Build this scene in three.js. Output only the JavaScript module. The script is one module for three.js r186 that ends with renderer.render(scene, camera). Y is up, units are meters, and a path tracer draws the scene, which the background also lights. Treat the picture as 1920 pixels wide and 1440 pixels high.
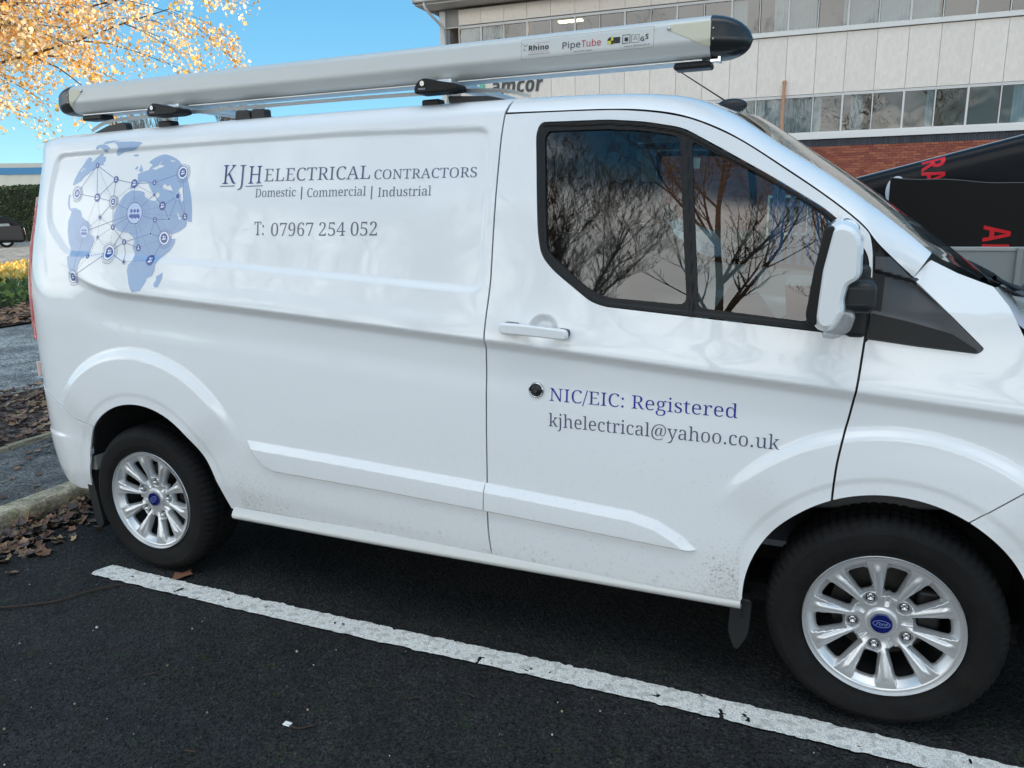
import * as THREE from 'three';
import { RoundedBoxGeometry } from 'three/addons/geometries/RoundedBoxGeometry.js';
import { TextGeometry } from 'three/addons/geometries/TextGeometry.js';
import { FontLoader } from 'three/addons/loaders/FontLoader.js';
import { mergeGeometries } from 'three/addons/utils/BufferGeometryUtils.js';

// ---------------------------------------------------------------- camera, sky, sun, exposure
const scene = new THREE.Scene();
const camera = new THREE.PerspectiveCamera(52.74, 4 / 3, 0.05, 600);
camera.position.set(2.7549, 1.5841, 2.3141);
{
  const yaw = 0.4053, pitch = 0.2291;
  camera.lookAt(camera.position.clone().add(new THREE.Vector3(-Math.sin(yaw) * Math.cos(pitch), -Math.sin(pitch), -Math.cos(yaw) * Math.cos(pitch))));
  camera.rotateZ(-0.0212);
}
const renderer = new THREE.WebGLRenderer();
renderer.toneMapping = THREE.LinearToneMapping;
renderer.toneMappingExposure = 2.35;
renderer.shadowMap.enabled = true;

const SUN_DIR = new THREE.Vector3(0.11, 0.19, -0.98).normalize();      // low winter sun behind the office building
const sun = new THREE.DirectionalLight(0xffecd0, 5);
sun.position.copy(SUN_DIR).multiplyScalar(120);
sun.castShadow = true;
sun.shadow.radius = 1.5;
sun.shadow.mapSize.set(4096, 4096);
Object.assign(sun.shadow.camera, { left: -70, right: 70, top: 70, bottom: -70, near: 1, far: 260 });
scene.add(sun, sun.target);

function rng(seed) { let a = seed >>> 0; return () => { a = (a + 0x6d2b79f5) | 0; let t = Math.imul(a ^ (a >>> 15), 1 | a); t = (t + Math.imul(t ^ (t >>> 7), 61 | t)) ^ t; return ((t ^ (t >>> 14)) >>> 0) / 4294967296; }; }
const clamp = (x, a, b) => Math.min(b, Math.max(a, x));
const sstep = (a, b, x) => { const t = clamp((x - a) / (b - a), 0, 1); return t * t * (3 - 2 * t); };
const mix = (a, b, t) => a + (b - a) * t;
const hash3 = (x, y, z) => { let h = Math.imul(x, 374761393) ^ Math.imul(y, 668265263) ^ Math.imul(z, 2147483647 ^ 0x27d4eb2d); h = Math.imul(h ^ (h >>> 13), 1274126177); return ((h ^ (h >>> 16)) >>> 0) / 4294967296; };
function noise3(x, y, z) {
  const xi = Math.floor(x), yi = Math.floor(y), zi = Math.floor(z), f = (t) => t * t * (3 - 2 * t);
  const u = f(x - xi), v = f(y - yi), w = f(z - zi);
  const c = (i, j, k) => hash3(xi + i, yi + j, zi + k);
  return mix(mix(mix(c(0, 0, 0), c(1, 0, 0), u), mix(c(0, 1, 0), c(1, 1, 0), u), v), mix(mix(c(0, 0, 1), c(1, 0, 1), u), mix(c(0, 1, 1), c(1, 1, 1), u), v), w);
}
const fbm = (x, y, z, n = 5) => { let s = 0, a = 0.5, k = 0; for (let i = 0; i < n; i++) { s += a * noise3(x, y, z); k += a; a *= 0.5; x *= 2.03; y *= 2.03; z *= 2.03; } return s / k; };

{ // clear blue in the north-west quarter, broken sunlit cumulus over the rest, as the side windows mirror it
  const w = 1024, h = 512, d = new Float32Array(w * h * 4);
  for (let j = 0; j < h; j++) for (let i = 0; i < w; i++) {
    const az = ((i + 0.5) / w - 0.5) * 2 * Math.PI, el = ((j + 0.5) / h - 0.5) * Math.PI;
    const dx = Math.cos(el) * Math.cos(az), dz = Math.cos(el) * Math.sin(az), dy = Math.sin(el), up = Math.max(dy, 0);
    const t = Math.pow(1 - up, 3), m = Math.pow(1 - up, 10);
    let r = mix(0.055, 0.075, t) + 0.24 * m, g = mix(0.17, 0.285, t) + 0.24 * m, b = mix(0.31, 0.49, t) + 0.05 * m;
    const px = dx / (up + 0.22), pz = dz / (up + 0.22);
    const n = fbm(px * 1.1 + 3.04, 3.1, pz * 1.1 + 7.75, 6);
    const side = sstep(-0.25, 0.45, dz + 0.12 * dx);
    const thr = 0.33 + 0.06 * sstep(0.20, 0.46, dy);
    const c = sstep(thr, thr + 0.22, n) * side * sstep(-0.02, 0.05, dy);
    const lum = 1.25 + 0.85 * fbm(px * 2.6, 9.2, pz * 2.6, 4);
    r = mix(r, lum * 1.0, c * 0.93); g = mix(g, lum, c * 0.93); b = mix(b, lum * 0.965, c * 0.93);
    const k = (j * w + i) * 4; d[k] = r; d[k + 1] = g; d[k + 2] = b; d[k + 3] = 1;
  }
  const sky = new THREE.DataTexture(d, w, h, THREE.RGBAFormat, THREE.FloatType);
  sky.mapping = THREE.EquirectangularReflectionMapping; sky.magFilter = THREE.LinearFilter; sky.minFilter = THREE.LinearFilter; sky.wrapS = THREE.RepeatWrapping; sky.needsUpdate = true;
  scene.background = sky; scene.environment = sky;
}

// ---------------------------------------------------------------- helpers
const taken = {};
const numbered = (n) => { const k = taken[n] = (taken[n] ?? -1) + 1; return k ? n + '_' + String(k).padStart(3, '0') : n; };
function mesh(name, geo, mat, parent) { const m = new THREE.Mesh(geo, mat); m.name = parent ? name : numbered(name); m.castShadow = m.receiveShadow = true; (parent || scene).add(m); return m; }
function tag(o, label, category, group, kind) { o.userData.label = label; if (category) o.userData.category = category; if (group) o.userData.group = group; if (kind) o.userData.kind = kind; return o; }
function thing(name, label, category, pos = [0, 0, 0], turn = 0, group) { const o = new THREE.Group(); o.name = numbered(name); o.position.set(...pos); o.rotation.y = turn; scene.add(o); return tag(o, label, category, group); }
function struct(name, geo, mat, label) { const m = mesh(name, geo, mat); m.userData.kind = 'structure'; if (label) m.userData.label = label; return m; }
function part(name, parent) { const g = new THREE.Group(); g.name = name; parent.add(g); return g; }
const std = (c, roughness = 0.6, metalness = 0, o = {}) => new THREE.MeshStandardMaterial({ color: new THREE.Color().setRGB(...c), roughness, metalness, ...o });
const phys = (c, o) => new THREE.MeshPhysicalMaterial({ color: new THREE.Color().setRGB(...c), ...o });
const box = (w, h, d, x = 0, y = 0, z = 0) => new THREE.BoxGeometry(w, h, d).translate(x, y, z);
const rbox = (w, h, d, r, x = 0, y = 0, z = 0, seg = 3) => new RoundedBoxGeometry(w, h, d, seg, r).translate(x, y, z);
const strip = (g) => { const o = g.index ? g.toNonIndexed() : g; for (const k of Object.keys(o.attributes)) if (!['position', 'normal', 'uv'].includes(k)) o.deleteAttribute(k); return o; };
const merge = (list) => mergeGeometries(list.map(strip));
const V = (x, y, z) => new THREE.Vector3(x, y, z);
function tube(points, r, seg = 24, rad = 8, closed = false) { return new THREE.TubeGeometry(new THREE.CatmullRomCurve3(points.map((p) => V(...p)), closed, 'centripetal'), seg, r, rad, closed); }
function rod(a, b, ra, rb = ra, n = 10) { const A = V(...a), B = V(...b), d = B.clone().sub(A), g = new THREE.CylinderGeometry(rb, ra, d.length(), n); g.applyQuaternion(new THREE.Quaternion().setFromUnitVectors(V(0, 1, 0), d.clone().normalize())); return g.translate(...A.add(B).multiplyScalar(0.5).toArray()); }
function extr(pts, depth, bevel = 0, seg = 3) { const s = new THREE.Shape(pts.map((p) => new THREE.Vector2(...p))); return new THREE.ExtrudeGeometry(s, { depth, bevelEnabled: bevel > 0, bevelSize: bevel, bevelThickness: bevel, bevelSegments: seg, curveSegments: 12 }); }
// a sheet through rows of points: rows[i][j] = [x, y, z]
function sheet(rows, flip = false) {
  const n = rows.length, m = rows[0].length, pos = [], uv = [], idx = [];
  for (let i = 0; i < n; i++) for (let j = 0; j < m; j++) { pos.push(...rows[i][j]); uv.push(j / (m - 1), i / (n - 1)); }
  for (let i = 0; i < n - 1; i++) for (let j = 0; j < m - 1; j++) { const a = i * m + j, b = a + 1, c = a + m, d = c + 1; flip ? idx.push(a, c, b, b, c, d) : idx.push(a, b, c, b, d, c); }
  const g = new THREE.BufferGeometry();
  g.setAttribute('position', new THREE.Float32BufferAttribute(pos, 3)); g.setAttribute('uv', new THREE.Float32BufferAttribute(uv, 2)); g.setIndex(idx); g.computeVertexNormals(); return g;
}
function bytesTexture(w, h, f, srgb = true, rx = 1, ry = 1) {
  const d = new Uint8Array(w * h * 4);
  for (let j = 0; j < h; j++) for (let i = 0; i < w; i++) { const c = f(i, j, w, h), k = (j * w + i) * 4; d[k] = clamp(c[0], 0, 255); d[k + 1] = clamp(c[1], 0, 255); d[k + 2] = clamp(c[2], 0, 255); d[k + 3] = c[3] ?? 255; }
  const t = new THREE.DataTexture(d, w, h); t.wrapS = t.wrapT = THREE.RepeatWrapping; t.magFilter = THREE.LinearFilter; t.minFilter = THREE.LinearMipmapLinearFilter; t.generateMipmaps = true;
  if (srgb) t.colorSpace = THREE.SRGBColorSpace; t.repeat.set(rx, ry); t.needsUpdate = true; return t;
}
// periodic value noise for tiles
function tileNoise(n, seed) { const r = rng(seed), a = Float32Array.from({ length: n * n }, r); return (x, y) => { x *= n; y *= n; const xi = Math.floor(x), yi = Math.floor(y), f = (t) => t * t * (3 - 2 * t), u = f(x - xi), v = f(y - yi), q = (i, j) => a[((yi + j) % n + n) % n * n + ((xi + i) % n + n) % n]; return mix(mix(q(0, 0), q(1, 0), u), mix(q(0, 1), q(1, 1), u), v); }; }
function canvasTexture(w, h, draw) { const c = document.createElement('canvas'); c.width = w; c.height = h; const x = c.getContext('2d'); draw(x, w, h); const t = new THREE.CanvasTexture(c); t.colorSpace = THREE.SRGBColorSpace; t.anisotropy = 8; return t; }
// piecewise monotone cubic
function pchip(xs, ys) {
  const n = xs.length, d = [], m = new Array(n);
  for (let i = 0; i < n - 1; i++) d.push((ys[i + 1] - ys[i]) / (xs[i + 1] - xs[i]));
  m[0] = d[0]; m[n - 1] = d[n - 2];
  for (let i = 1; i < n - 1; i++) m[i] = d[i - 1] * d[i] <= 0 ? 0 : 2 * d[i - 1] * d[i] / (d[i - 1] + d[i]);
  return (x) => {
    if (x <= xs[0]) return ys[0] + m[0] * (x - xs[0]);
    if (x >= xs[n - 1]) return ys[n - 1] + m[n - 1] * (x - xs[n - 1]);
    let i = 0; while (x > xs[i + 1]) i++;
    const h = xs[i + 1] - xs[i], t = (x - xs[i]) / h, t2 = t * t, t3 = t2 * t;
    return (2 * t3 - 3 * t2 + 1) * ys[i] + (t3 - 2 * t2 + t) * h * m[i] + (3 * t2 - 2 * t3) * ys[i + 1] + (t3 - t2) * h * m[i + 1];
  };
}
// signed distance to a closed polygon [[x, y], ...], positive inside
function sdPoly(poly, x, y) {
  let d = 1e9, s = false;
  for (let i = 0, j = poly.length - 1; i < poly.length; j = i++) {
    const ax = poly[j][0], ay = poly[j][1], ex = poly[i][0] - ax, ey = poly[i][1] - ay, wx = x - ax, wy = y - ay;
    const t = clamp((wx * ex + wy * ey) / (ex * ex + ey * ey + 1e-12), 0, 1), qx = wx - ex * t, qy = wy - ey * t; d = Math.min(d, qx * qx + qy * qy);
    if ((poly[i][1] > y) !== (poly[j][1] > y) && x < (poly[j][0] - poly[i][0]) * (y - poly[i][1]) / (poly[j][1] - poly[i][1]) + poly[i][0]) s = !s;
  }
  return (s ? 1 : -1) * Math.sqrt(d);
}
function sdLine(pts, x, y) { let d = 1e9; for (let i = 1; i < pts.length; i++) { const ax = pts[i - 1][0], ay = pts[i - 1][1], ex = pts[i][0] - ax, ey = pts[i][1] - ay, t = clamp(((x - ax) * ex + (y - ay) * ey) / (ex * ex + ey * ey + 1e-12), 0, 1); d = Math.min(d, Math.hypot(x - ax - ex * t, y - ay - ey * t)); } return d; }
// corner-rounded polygon
function rounded(poly, r, n = 5) {
  const out = [];
  poly.forEach((p, i) => {
    const a = poly[(i + poly.length - 1) % poly.length], b = poly[(i + 1) % poly.length], la = Math.hypot(a[0] - p[0], a[1] - p[1]), lb = Math.hypot(b[0] - p[0], b[1] - p[1]), k = Math.min(r, la * 0.45, lb * 0.45);
    const s = [p[0] + (a[0] - p[0]) * k / la, p[1] + (a[1] - p[1]) * k / la], e = [p[0] + (b[0] - p[0]) * k / lb, p[1] + (b[1] - p[1]) * k / lb];
    for (let j = 0; j <= n; j++) { const t = j / n; out.push([(1 - t) * (1 - t) * s[0] + 2 * t * (1 - t) * p[0] + t * t * e[0], (1 - t) * (1 - t) * s[1] + 2 * t * (1 - t) * p[1] + t * t * e[1]]); }
  });
  return out;
}
function mirrored(g, plane) { // the same piece on the other side of z = plane
  const m = strip(g.clone()), p = m.attributes.position, n = m.attributes.normal, u = m.attributes.uv;
  for (let i = 0; i < p.count; i++) { p.setZ(i, 2 * plane - p.getZ(i)); n.setZ(i, -n.getZ(i)); }
  const swap = (a, i, j) => { for (let k = 0; k < a.itemSize; k++) { const t = a.array[i * a.itemSize + k]; a.array[i * a.itemSize + k] = a.array[j * a.itemSize + k]; a.array[j * a.itemSize + k] = t; } };
  for (let i = 0; i < p.count; i += 3) for (const a of [p, n, u]) if (a) swap(a, i + 1, i + 2);
  return m;
}
// trims a parametric sheet by a signed distance function and turns its cut edge inwards
function trimmed({ u0, u1, v0, v1, st, sv = st, sdf, P, flange = 0, uv = (u, v) => [u, v], inward = null }) {
  const i0 = Math.floor(u0 / st), i1 = Math.ceil(u1 / st), j0 = Math.floor(v0 / sv), j1 = Math.ceil(v1 / sv), n = i1 - i0 + 1;
  const pos = [], nor = [], tex = [], cache = new Map();
  const S = new Float64Array(n * (j1 - j0 + 1));
  for (let j = j0; j <= j1; j++) for (let i = i0; i <= i1; i++) S[(j - j0) * n + i - i0] = sdf(i * st, j * sv);
  const e = 0.0015;
  const at = (u, v) => {
    const key = Math.round(u * 2e5) * 4194304 + Math.round(v * 2e5); let q = cache.get(key);
    if (!q) { const p = P(u, v), a = P(u + e, v), b = P(u - e, v), c = P(u, v + e), d = P(u, v - e), nn = V(a[0] - b[0], a[1] - b[1], a[2] - b[2]).cross(V(c[0] - d[0], c[1] - d[1], c[2] - d[2])).normalize(); q = { p, n: [nn.x, nn.y, nn.z], t: uv(u, v) }; cache.set(key, q); }
    return q;
  };
  const put = (q) => { pos.push(...q.p); nor.push(...q.n); tex.push(...q.t); };
  const cut = (a, b) => { let lo = a, hi = b; for (let k = 0; k < 12; k++) { const m = [(lo[0] + hi[0]) / 2, (lo[1] + hi[1]) / 2]; (sdf(m[0], m[1]) > 0) === (a[2] > 0) ? lo = m : hi = m; } return [(lo[0] + hi[0]) / 2, (lo[1] + hi[1]) / 2, 0]; };
  const tri = (T) => {
    if (T.every((p) => p[2] > 0)) { T.forEach((p) => put(at(p[0], p[1]))); return; }
    if (T.every((p) => p[2] <= 0)) return;
    const out = []; let x1 = null, x2 = null;
    for (let k = 0; k < 3; k++) { const a = T[k], b = T[(k + 1) % 3]; if (a[2] > 0) out.push(a); if ((a[2] > 0) !== (b[2] > 0)) { const c = cut(a, b); out.push(c); if (a[2] > 0) x1 = c; else x2 = c; } }
    for (let k = 1; k + 1 < out.length; k++) [out[0], out[k], out[k + 1]].forEach((p) => put(at(p[0], p[1])));
    if (flange && x1 && x2) {
      const A = at(x1[0], x1[1]), B = at(x2[0], x2[1]);
      const inn = (Q) => { const d = inward || Q.n; return [Q.p[0] - d[0] * flange, Q.p[1] - d[1] * flange, Q.p[2] - d[2] * flange]; };
      const a2 = inn(A), b2 = inn(B), fn = V(B.p[0] - A.p[0], B.p[1] - A.p[1], B.p[2] - A.p[2]).cross(V(a2[0] - A.p[0], a2[1] - A.p[1], a2[2] - A.p[2])).normalize(), N = [-fn.x, -fn.y, -fn.z];
      for (const [p, t] of [[A.p, A.t], [a2, A.t], [B.p, B.t], [B.p, B.t], [a2, A.t], [b2, B.t]]) { pos.push(...p); nor.push(...N); tex.push(...t); }
    }
  };
  for (let j = j0; j < j1; j++) for (let i = i0; i < i1; i++) {
    const q = (a, b) => [(i + a) * st, (j + b) * sv, S[(j + b - j0) * n + i + a - i0]], a = q(0, 0), b = q(1, 0), c = q(1, 1), d = q(0, 1);
    tri([a, b, c]); tri([a, c, d]);
  }
  const g = new THREE.BufferGeometry();
  g.setAttribute('position', new THREE.Float32BufferAttribute(pos, 3)); g.setAttribute('normal', new THREE.Float32BufferAttribute(nor, 3)); g.setAttribute('uv', new THREE.Float32BufferAttribute(tex, 2));
  return g;
}
// ---------------------------------------------------------------- ground
const PXM = 3.6; // metres covered by the asphalt tile
const nA = tileNoise(256, 11), nB = tileNoise(96, 12), nC = tileNoise(14, 13), nD = tileNoise(430, 14), nE = tileNoise(30, 15);
const gA = tileNoise(820, 31), gB = tileNoise(300, 32), gC = tileNoise(36, 33), gD = tileNoise(900, 34), gE = tileNoise(66, 35), gF = tileNoise(7, 36);
function asphaltTexture(base, size = 1024, moss = 0.5) {
  return bytesTexture(size, size, (i, j, w, h) => {
    const x = i / w, y = j / h, big = size > 1024, s = big ? gD(x, y) : nD(x, y), a = big ? gA(x, y) : nA(x, y), b = big ? gB(x, y) : nB(x, y), c = big ? 0.5 * gC(x, y) + 0.5 * gF(x, y) : nC(x, y);
    let v = base * (0.16 + 0.98 * a + 0.42 * b + 0.46 * c);
    if (s > 0.86) v += 46 * (s - 0.86) / 0.14 * (0.3 + b);
    if (s > 0.972) v += 50;
    const pit = a < 0.22 ? 0.55 : 1; v *= pit;
    const g = moss * sstep(0.62, 0.86, big ? gE(x, y) : nE(x, y)) * sstep(0.45, 0.75, b);
    return [v * (1.0 - 0.2 * g), v * (1.0 + 0.16 * g), v * (1.0 - 0.4 * g)];
  });
}
const bumpTile = bytesTexture(1024, 1024, (i, j, w, h) => { const x = i / w, y = j / h, v = 255 * (0.55 * nA(x, y) + 0.3 * nB(x, y) + 0.15 * nD(x, y)); return [v, v, v]; }, false);
const asphaltMap = asphaltTexture(34, 2048, 0.35), roadMap = asphaltTexture(122, 512, 0.2);
const M = {};
M.asphalt = phys([1, 1, 1], { roughness: 0.85, specularIntensity: 0.4, map: asphaltMap, bumpMap: (() => { const t = bumpTile.clone(); t.repeat.set(2.25, 2.25); return t; })(), bumpScale: 0.007 });
M.road = std([1.0, 0.97, 0.92], 0.8, 0, { map: roadMap, bumpMap: bumpTile, bumpScale: 0.003 });
function flat(x0, x1, z0, z1, y, scale = PXM, nx = 1, nz = 1) {
  const g = new THREE.PlaneGeometry(x1 - x0, z1 - z0, nx, nz).rotateX(-Math.PI / 2).translate((x0 + x1) / 2, y, (z0 + z1) / 2), p = g.attributes.position, u = g.attributes.uv;
  for (let i = 0; i < p.count; i++) u.setXY(i, p.getX(i) / scale, p.getZ(i) / scale);
  return g;
}
struct('car_park', flat(-260, 240, -260, 240, 0), M.asphalt, 'dark tarmac of the car park, speckled with grit and moss');
struct('road', flat(-8.2, -3.75, -60, 40, 0.005, 2.6), M.road, 'grey access road beyond the leafy verge');
struct('street', flat(-60, -18, -70, 60, 0.006, 2.6), M.road, 'far street where the dark car is parked');

const concMap = bytesTexture(256, 256, (i, j, w, h) => { const x = i / w, y = j / h, v = 150 * (0.6 + 0.35 * nB(x, y) + 0.3 * nC(x, y) + 0.22 * nD(x, y)), m = sstep(0.6, 0.85, nE(x, y)); return [v * (1.06 - 0.2 * m), v * (0.99 - 0.15 * m), v * (0.84 - 0.2 * m)]; });
M.concrete = std([1, 1, 1], 0.9, 0, { map: concMap, bumpMap: bumpTile, bumpScale: 0.004 });
{ // kerb stones along the end of the parking bay
  const kerb = new THREE.Group(); kerb.name = 'kerb'; kerb.userData = { kind: 'structure', label: 'pale concrete kerb at the end of the bay' }; scene.add(kerb);
  const prof = [[0, -0.1], [0, 0.072], [-0.004, 0.088], [-0.013, 0.099], [-0.03, 0.104], [-0.125, 0.104], [-0.125, -0.1]];
  const g = extr(prof, 0.905, 0.0); g.translate(0, 0, -0.4525);
  const r = rng(5);
  for (let k = 0; k < 20; k++) { const m = mesh('kerb_stone', g, M.concrete, kerb); m.position.set(-1.075 + (r() - 0.5) * 0.008, (r() - 0.5) * 0.006, 5.13 - k * 0.915); m.rotation.y = (r() - 0.5) * 0.008; }
  const ed = new THREE.Group(); ed.name = 'path_edging'; ed.userData = { kind: 'structure', label: 'thin concrete edging between path and verge' }; scene.add(ed);
  const g2 = rbox(0.05, 0.2, 0.905, 0.006);
  for (let k = 0; k < 20; k++) { const m = mesh('edging_stone', g2, M.concrete, ed); m.position.set(-2.16 + (r() - 0.5) * 0.01, 0.022 + (r() - 0.5) * 0.008, 5.13 - k * 0.915); }
}
struct('pavement', box(0.935, 0.3, 22, -1.6675, -0.054, -5.6), std([1.0, 0.97, 0.91], 0.85, 0, { map: (() => { const t = asphaltTexture(80, 512, 0.15); t.repeat.set(0.7, 14); return t; })(), bumpMap: bumpTile, bumpScale: 0.004 }), 'narrow tarmac path behind the kerb');
const soilMap = bytesTexture(512, 512, (i, j, w, h) => { const x = i / w, y = j / h, v = 62 * (0.45 + 0.5 * nB(x, y) + 0.4 * nA(x, y)), q = nE(x, y); return [v * (1.15 + 0.3 * q), v * (0.98 + 0.1 * q), v * 0.86]; });
M.soil = std([1, 1, 1], 0.95, 0, { map: soilMap, bumpMap: bumpTile, bumpScale: 0.02 });
struct('verge', flat(-3.75, -2.19, -16.5, 5.5, 0.075, 1.4), M.soil, 'dark leafy soil strip beside the path');
struct('grass_bank', flat(-18, -8.2, -60, 40, 0.03, 1.4), M.soil, 'planted strip across the access road');
{ // painted bay line, thick thermoplastic with crumbling edges
  const r = (u, v) => fbm(u * 26, 1.7, v * 26, 3), c = (u, v) => fbm(u * 70, 5.1, v * 70, 3), wv = (u) => 0.006 * Math.sin(u * 2.1) - 0.004;
  const sdf = (u, v) => {
    const zc = 0.083 + wv(u), e = 0.051 - Math.abs(v - zc) + 0.015 * (r(u, v) - 0.5) + 0.010 * (c(u, v) - 0.5);
    const end = u + 0.268 - 0.35 * Math.abs(v - zc - 0.02) + 0.012 * (r(u, v) - 0.5);
    const hole = 0.8 * (0.735 - fbm(u * 38, 8.3, v * 38, 4)), crack = Math.abs(fbm(u * 17, 3.3, v * 8, 3) - 0.5) - 0.0035 - 0.010 * sstep(0.46, 0.36, fbm(u * 4, 6.6, v * 4, 2)) * 0 ;
    return Math.min(e, end, hole * 0.05, crack * 0.12 + 0.0004);
  };
  const g = trimmed({ u0: -0.32, u1: 5.2, v0: -0.02, v1: 0.17, st: 0.007, sdf, P: (u, v) => [u, 0.0045 + 0.0018 * c(u, v), v], flange: 0.006, inward: [0, 1, 0], uv: (u, v) => [u / 0.5, v / 0.5] });
  const p = g.attributes.normal; for (let i = 0; i < p.count; i++) if (p.getY(i) < -0.5) p.setXYZ(i, -p.getX(i), -p.getY(i), -p.getZ(i));
  const q = g.attributes.position; for (let i = 0; i < q.count; i += 3) for (const a of [g.attributes.position, g.attributes.normal, g.attributes.uv]) for (let k = 0; k < a.itemSize; k++) { const s1 = (i + 1) * a.itemSize + k, s2 = (i + 2) * a.itemSize + k, t = a.array[s1]; a.array[s1] = a.array[s2]; a.array[s2] = t; }
  const lineMap = bytesTexture(512, 512, (i, j, w, h) => { const x = i / w, y = j / h, n = nB(x, y), d = sstep(0.6, 0.88, nA(x, y)) * 0.42 + sstep(0.55, 0.8, nE(x, y)) * 0.2, v = (228 + 24 * n) * (1 - d * 0.6); return [v, v * 0.992, v * 0.965]; });
  struct('bay_line', g, std([0.95, 0.95, 0.95], 0.85, 0, { map: lineMap, bumpMap: bumpTile, bumpScale: 0.004 }), 'worn white painted line beside the van wheels');
}
// ---------------------------------------------------------------- the van
const YC0 = [-0.00363, -0.06552, 1.25783];
const ycr = (x) => (YC0[0] * x + YC0[1]) * x + YC0[2] + (x < 0 ? 0.6 * x * x : 0);
const UPZ = pchip([0, 0.03, 0.12, 0.22, 0.4, 0.6, 0.8, 1, 1.1], [0, -0.003, -0.02, -0.035, -0.056, -0.083, -0.117, -0.152, -0.172]);
const LOZ = pchip([0, 0.012, 0.035, 0.1, 0.2, 0.4, 0.55, 0.65, 0.75, 0.82, 0.9], [0, -0.011, -0.021, -0.021, -0.013, -0.005, -0.003, -0.008, -0.018, -0.035, -0.06]);
const LOZ_SOFT = pchip([0, 0.1, 0.2, 0.4, 0.55, 0.65, 0.75, 0.82, 0.9], [0, -0.002, -0.003, -0.003, -0.003, -0.008, -0.018, -0.035, -0.06]);
const xR0 = -0.46, RR = 0.42, xF0 = 3.42, RF = 0.55, vG = 1.86, vL = 0.17, ZC = -0.993;
const roofY = pchip([-0.95, -0.5, 0, 1, 1.7, 2.1], [1.908, 1.92, 1.927, 1.933, 1.93, 1.922]);
const PANEL = rounded([[-0.452, 1.836], [0.174, 1.843], [1.05, 1.848], [1.647, 1.834], [1.654, 1.668], [1.648, 1.437], [1.645, 1.293], [1.085, 1.33], [0.437, 1.373], [-0.128, 1.4], [-0.345, 1.405], [-0.482, 1.535], [-0.490, 1.658]], 0.055, 6);
const CF = [2.925, 0.36], CR = [0.02, 0.40];
const rF = (u, v) => Math.hypot(u - CF[0], v - CF[1]), rR = (u, v) => Math.hypot(u - CR[0], v - CR[1]);
const archF = (u, v) => (v < CF[1] ? Math.abs(u - CF[0]) : rF(u, v)) - 0.394;
const archR = (u, v) => { const lo = Math.max(0, CR[1] + 0.08 - v); return (v < CR[1] ? Math.abs(u - CR[0]) : rR(u, v)) - 0.383 - (u < CR[0] ? 0.25 : 0.14) * lo - 0.5 * lo * lo; };
function flare(u, v, c, ro, ri, amp, lo, hi) {
  const dx = u - c[0], dy = v - c[1], r = Math.hypot(dx, dy), a = Math.abs(Math.atan2(dx, dy));
  return amp * sstep(ro, ri, r) * (1 - sstep(lo, hi, a));
}
const TAILZ = pchip([0.25, 0.34, 0.42, 0.6, 0.8, 1.0, 1.2, 1.4, 1.6, 1.87, 2.0], [-0.075, -0.045, -0.024, -0.006, -0.003, -0.004, -0.012, -0.038, -0.083, -0.152, -0.185]);
function sideZ(u, v) {
  const yc = ycr(Math.max(u, -0.45)), k = sstep(-0.40, 0.0, u);
  let z = v >= yc ? UPZ((v - yc) / (1.87 - yc)) : LOZ(yc - v);
  if (k < 1) z = mix(TAILZ(v), z, k);
  z -= 0.025 * Math.pow(Math.max(0, u - 2.4), 2) + 0.03 * Math.pow(Math.max(0, 0.3 - u), 2);
  if (u > 2.84) z -= 0.45 * Math.max(0, v - 1.27) * sstep(2.84, 2.97, u);
  if (u < 1.72 && v > 1.25 && v < 1.88) { const s = sdPoly(PANEL, u, v); z -= 0.011 * sstep(-0.006, 0.022, s); }
  if (v < 1.1) {
    z += flare(u, v, CF, 0.592, 0.553, 0.019, 0.62, 1.05) + flare(u, v, CR, 0.628, 0.578, 0.020, 0.72, 1.15);
    if (v > 0.3) z -= 0.0040 * sstep(0.450, 0.426, rF(u, v)) * sstep(0.36, 0.60, v) + 0.0035 * sstep(0.438, 0.414, rR(u, v)) * sstep(0.36, 0.60, v);
  }
  const hx = (u - 1.868) / 0.056, hy = (v - 1.180) / 0.052; z -= 0.026 * sstep(1.03, 0.50, Math.hypot(hx, hy));
  z += 0.0011 * (fbm(u * 3.1, 0.3, v * 4.3, 3) - 0.5);
  return z;
}
function bodyAt(u, v, off = 0) {
  let x = u, zc = 0;
  if (u < xR0) { const t = (xR0 - u) / RR; x = xR0 - RR * Math.sin(t) - 0.035 * sstep(1.80, 1.87, v) * sstep(0.3, 0.8, t) + 0.10 * sstep(1.2, 1.9, v) * sstep(0.1, 0.9, t); zc = -RR * (1 - Math.cos(t)); }
  if (u > xF0) { const t = (u - xF0) / RF; x = xF0 + RF * Math.sin(t); zc = -RF * (1 - Math.cos(t)); }
  if (v <= vG) return [x, v, sideZ(u, v) + zc + off];
  const z0 = sideZ(u, vG), yT = roofY(u), t = clamp((v - vG) / vL, 0, 1.4), cz = z0 - 0.19 * (yT - vG), ez = z0 - 0.125, q = 1 - t;
  return [x, q * q * vG + 2 * q * t * yT + t * t * yT + off * t, q * q * z0 + 2 * q * t * cz + t * t * ez + zc + off * (1 - t)];
}
function bodyN(u, v, off) { const e = 0.002, p = bodyAt(u, v), a = bodyAt(u + e, v), b = bodyAt(u - e, v), c = bodyAt(u, v + e), d = bodyAt(u, v - e), n = V(a[0] - b[0], a[1] - b[1], a[2] - b[2]).cross(V(c[0] - d[0], c[1] - d[1], c[2] - d[2])).normalize(); return [p[0] + n.x * off, p[1] + n.y * off, p[2] + n.z * off]; }
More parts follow.
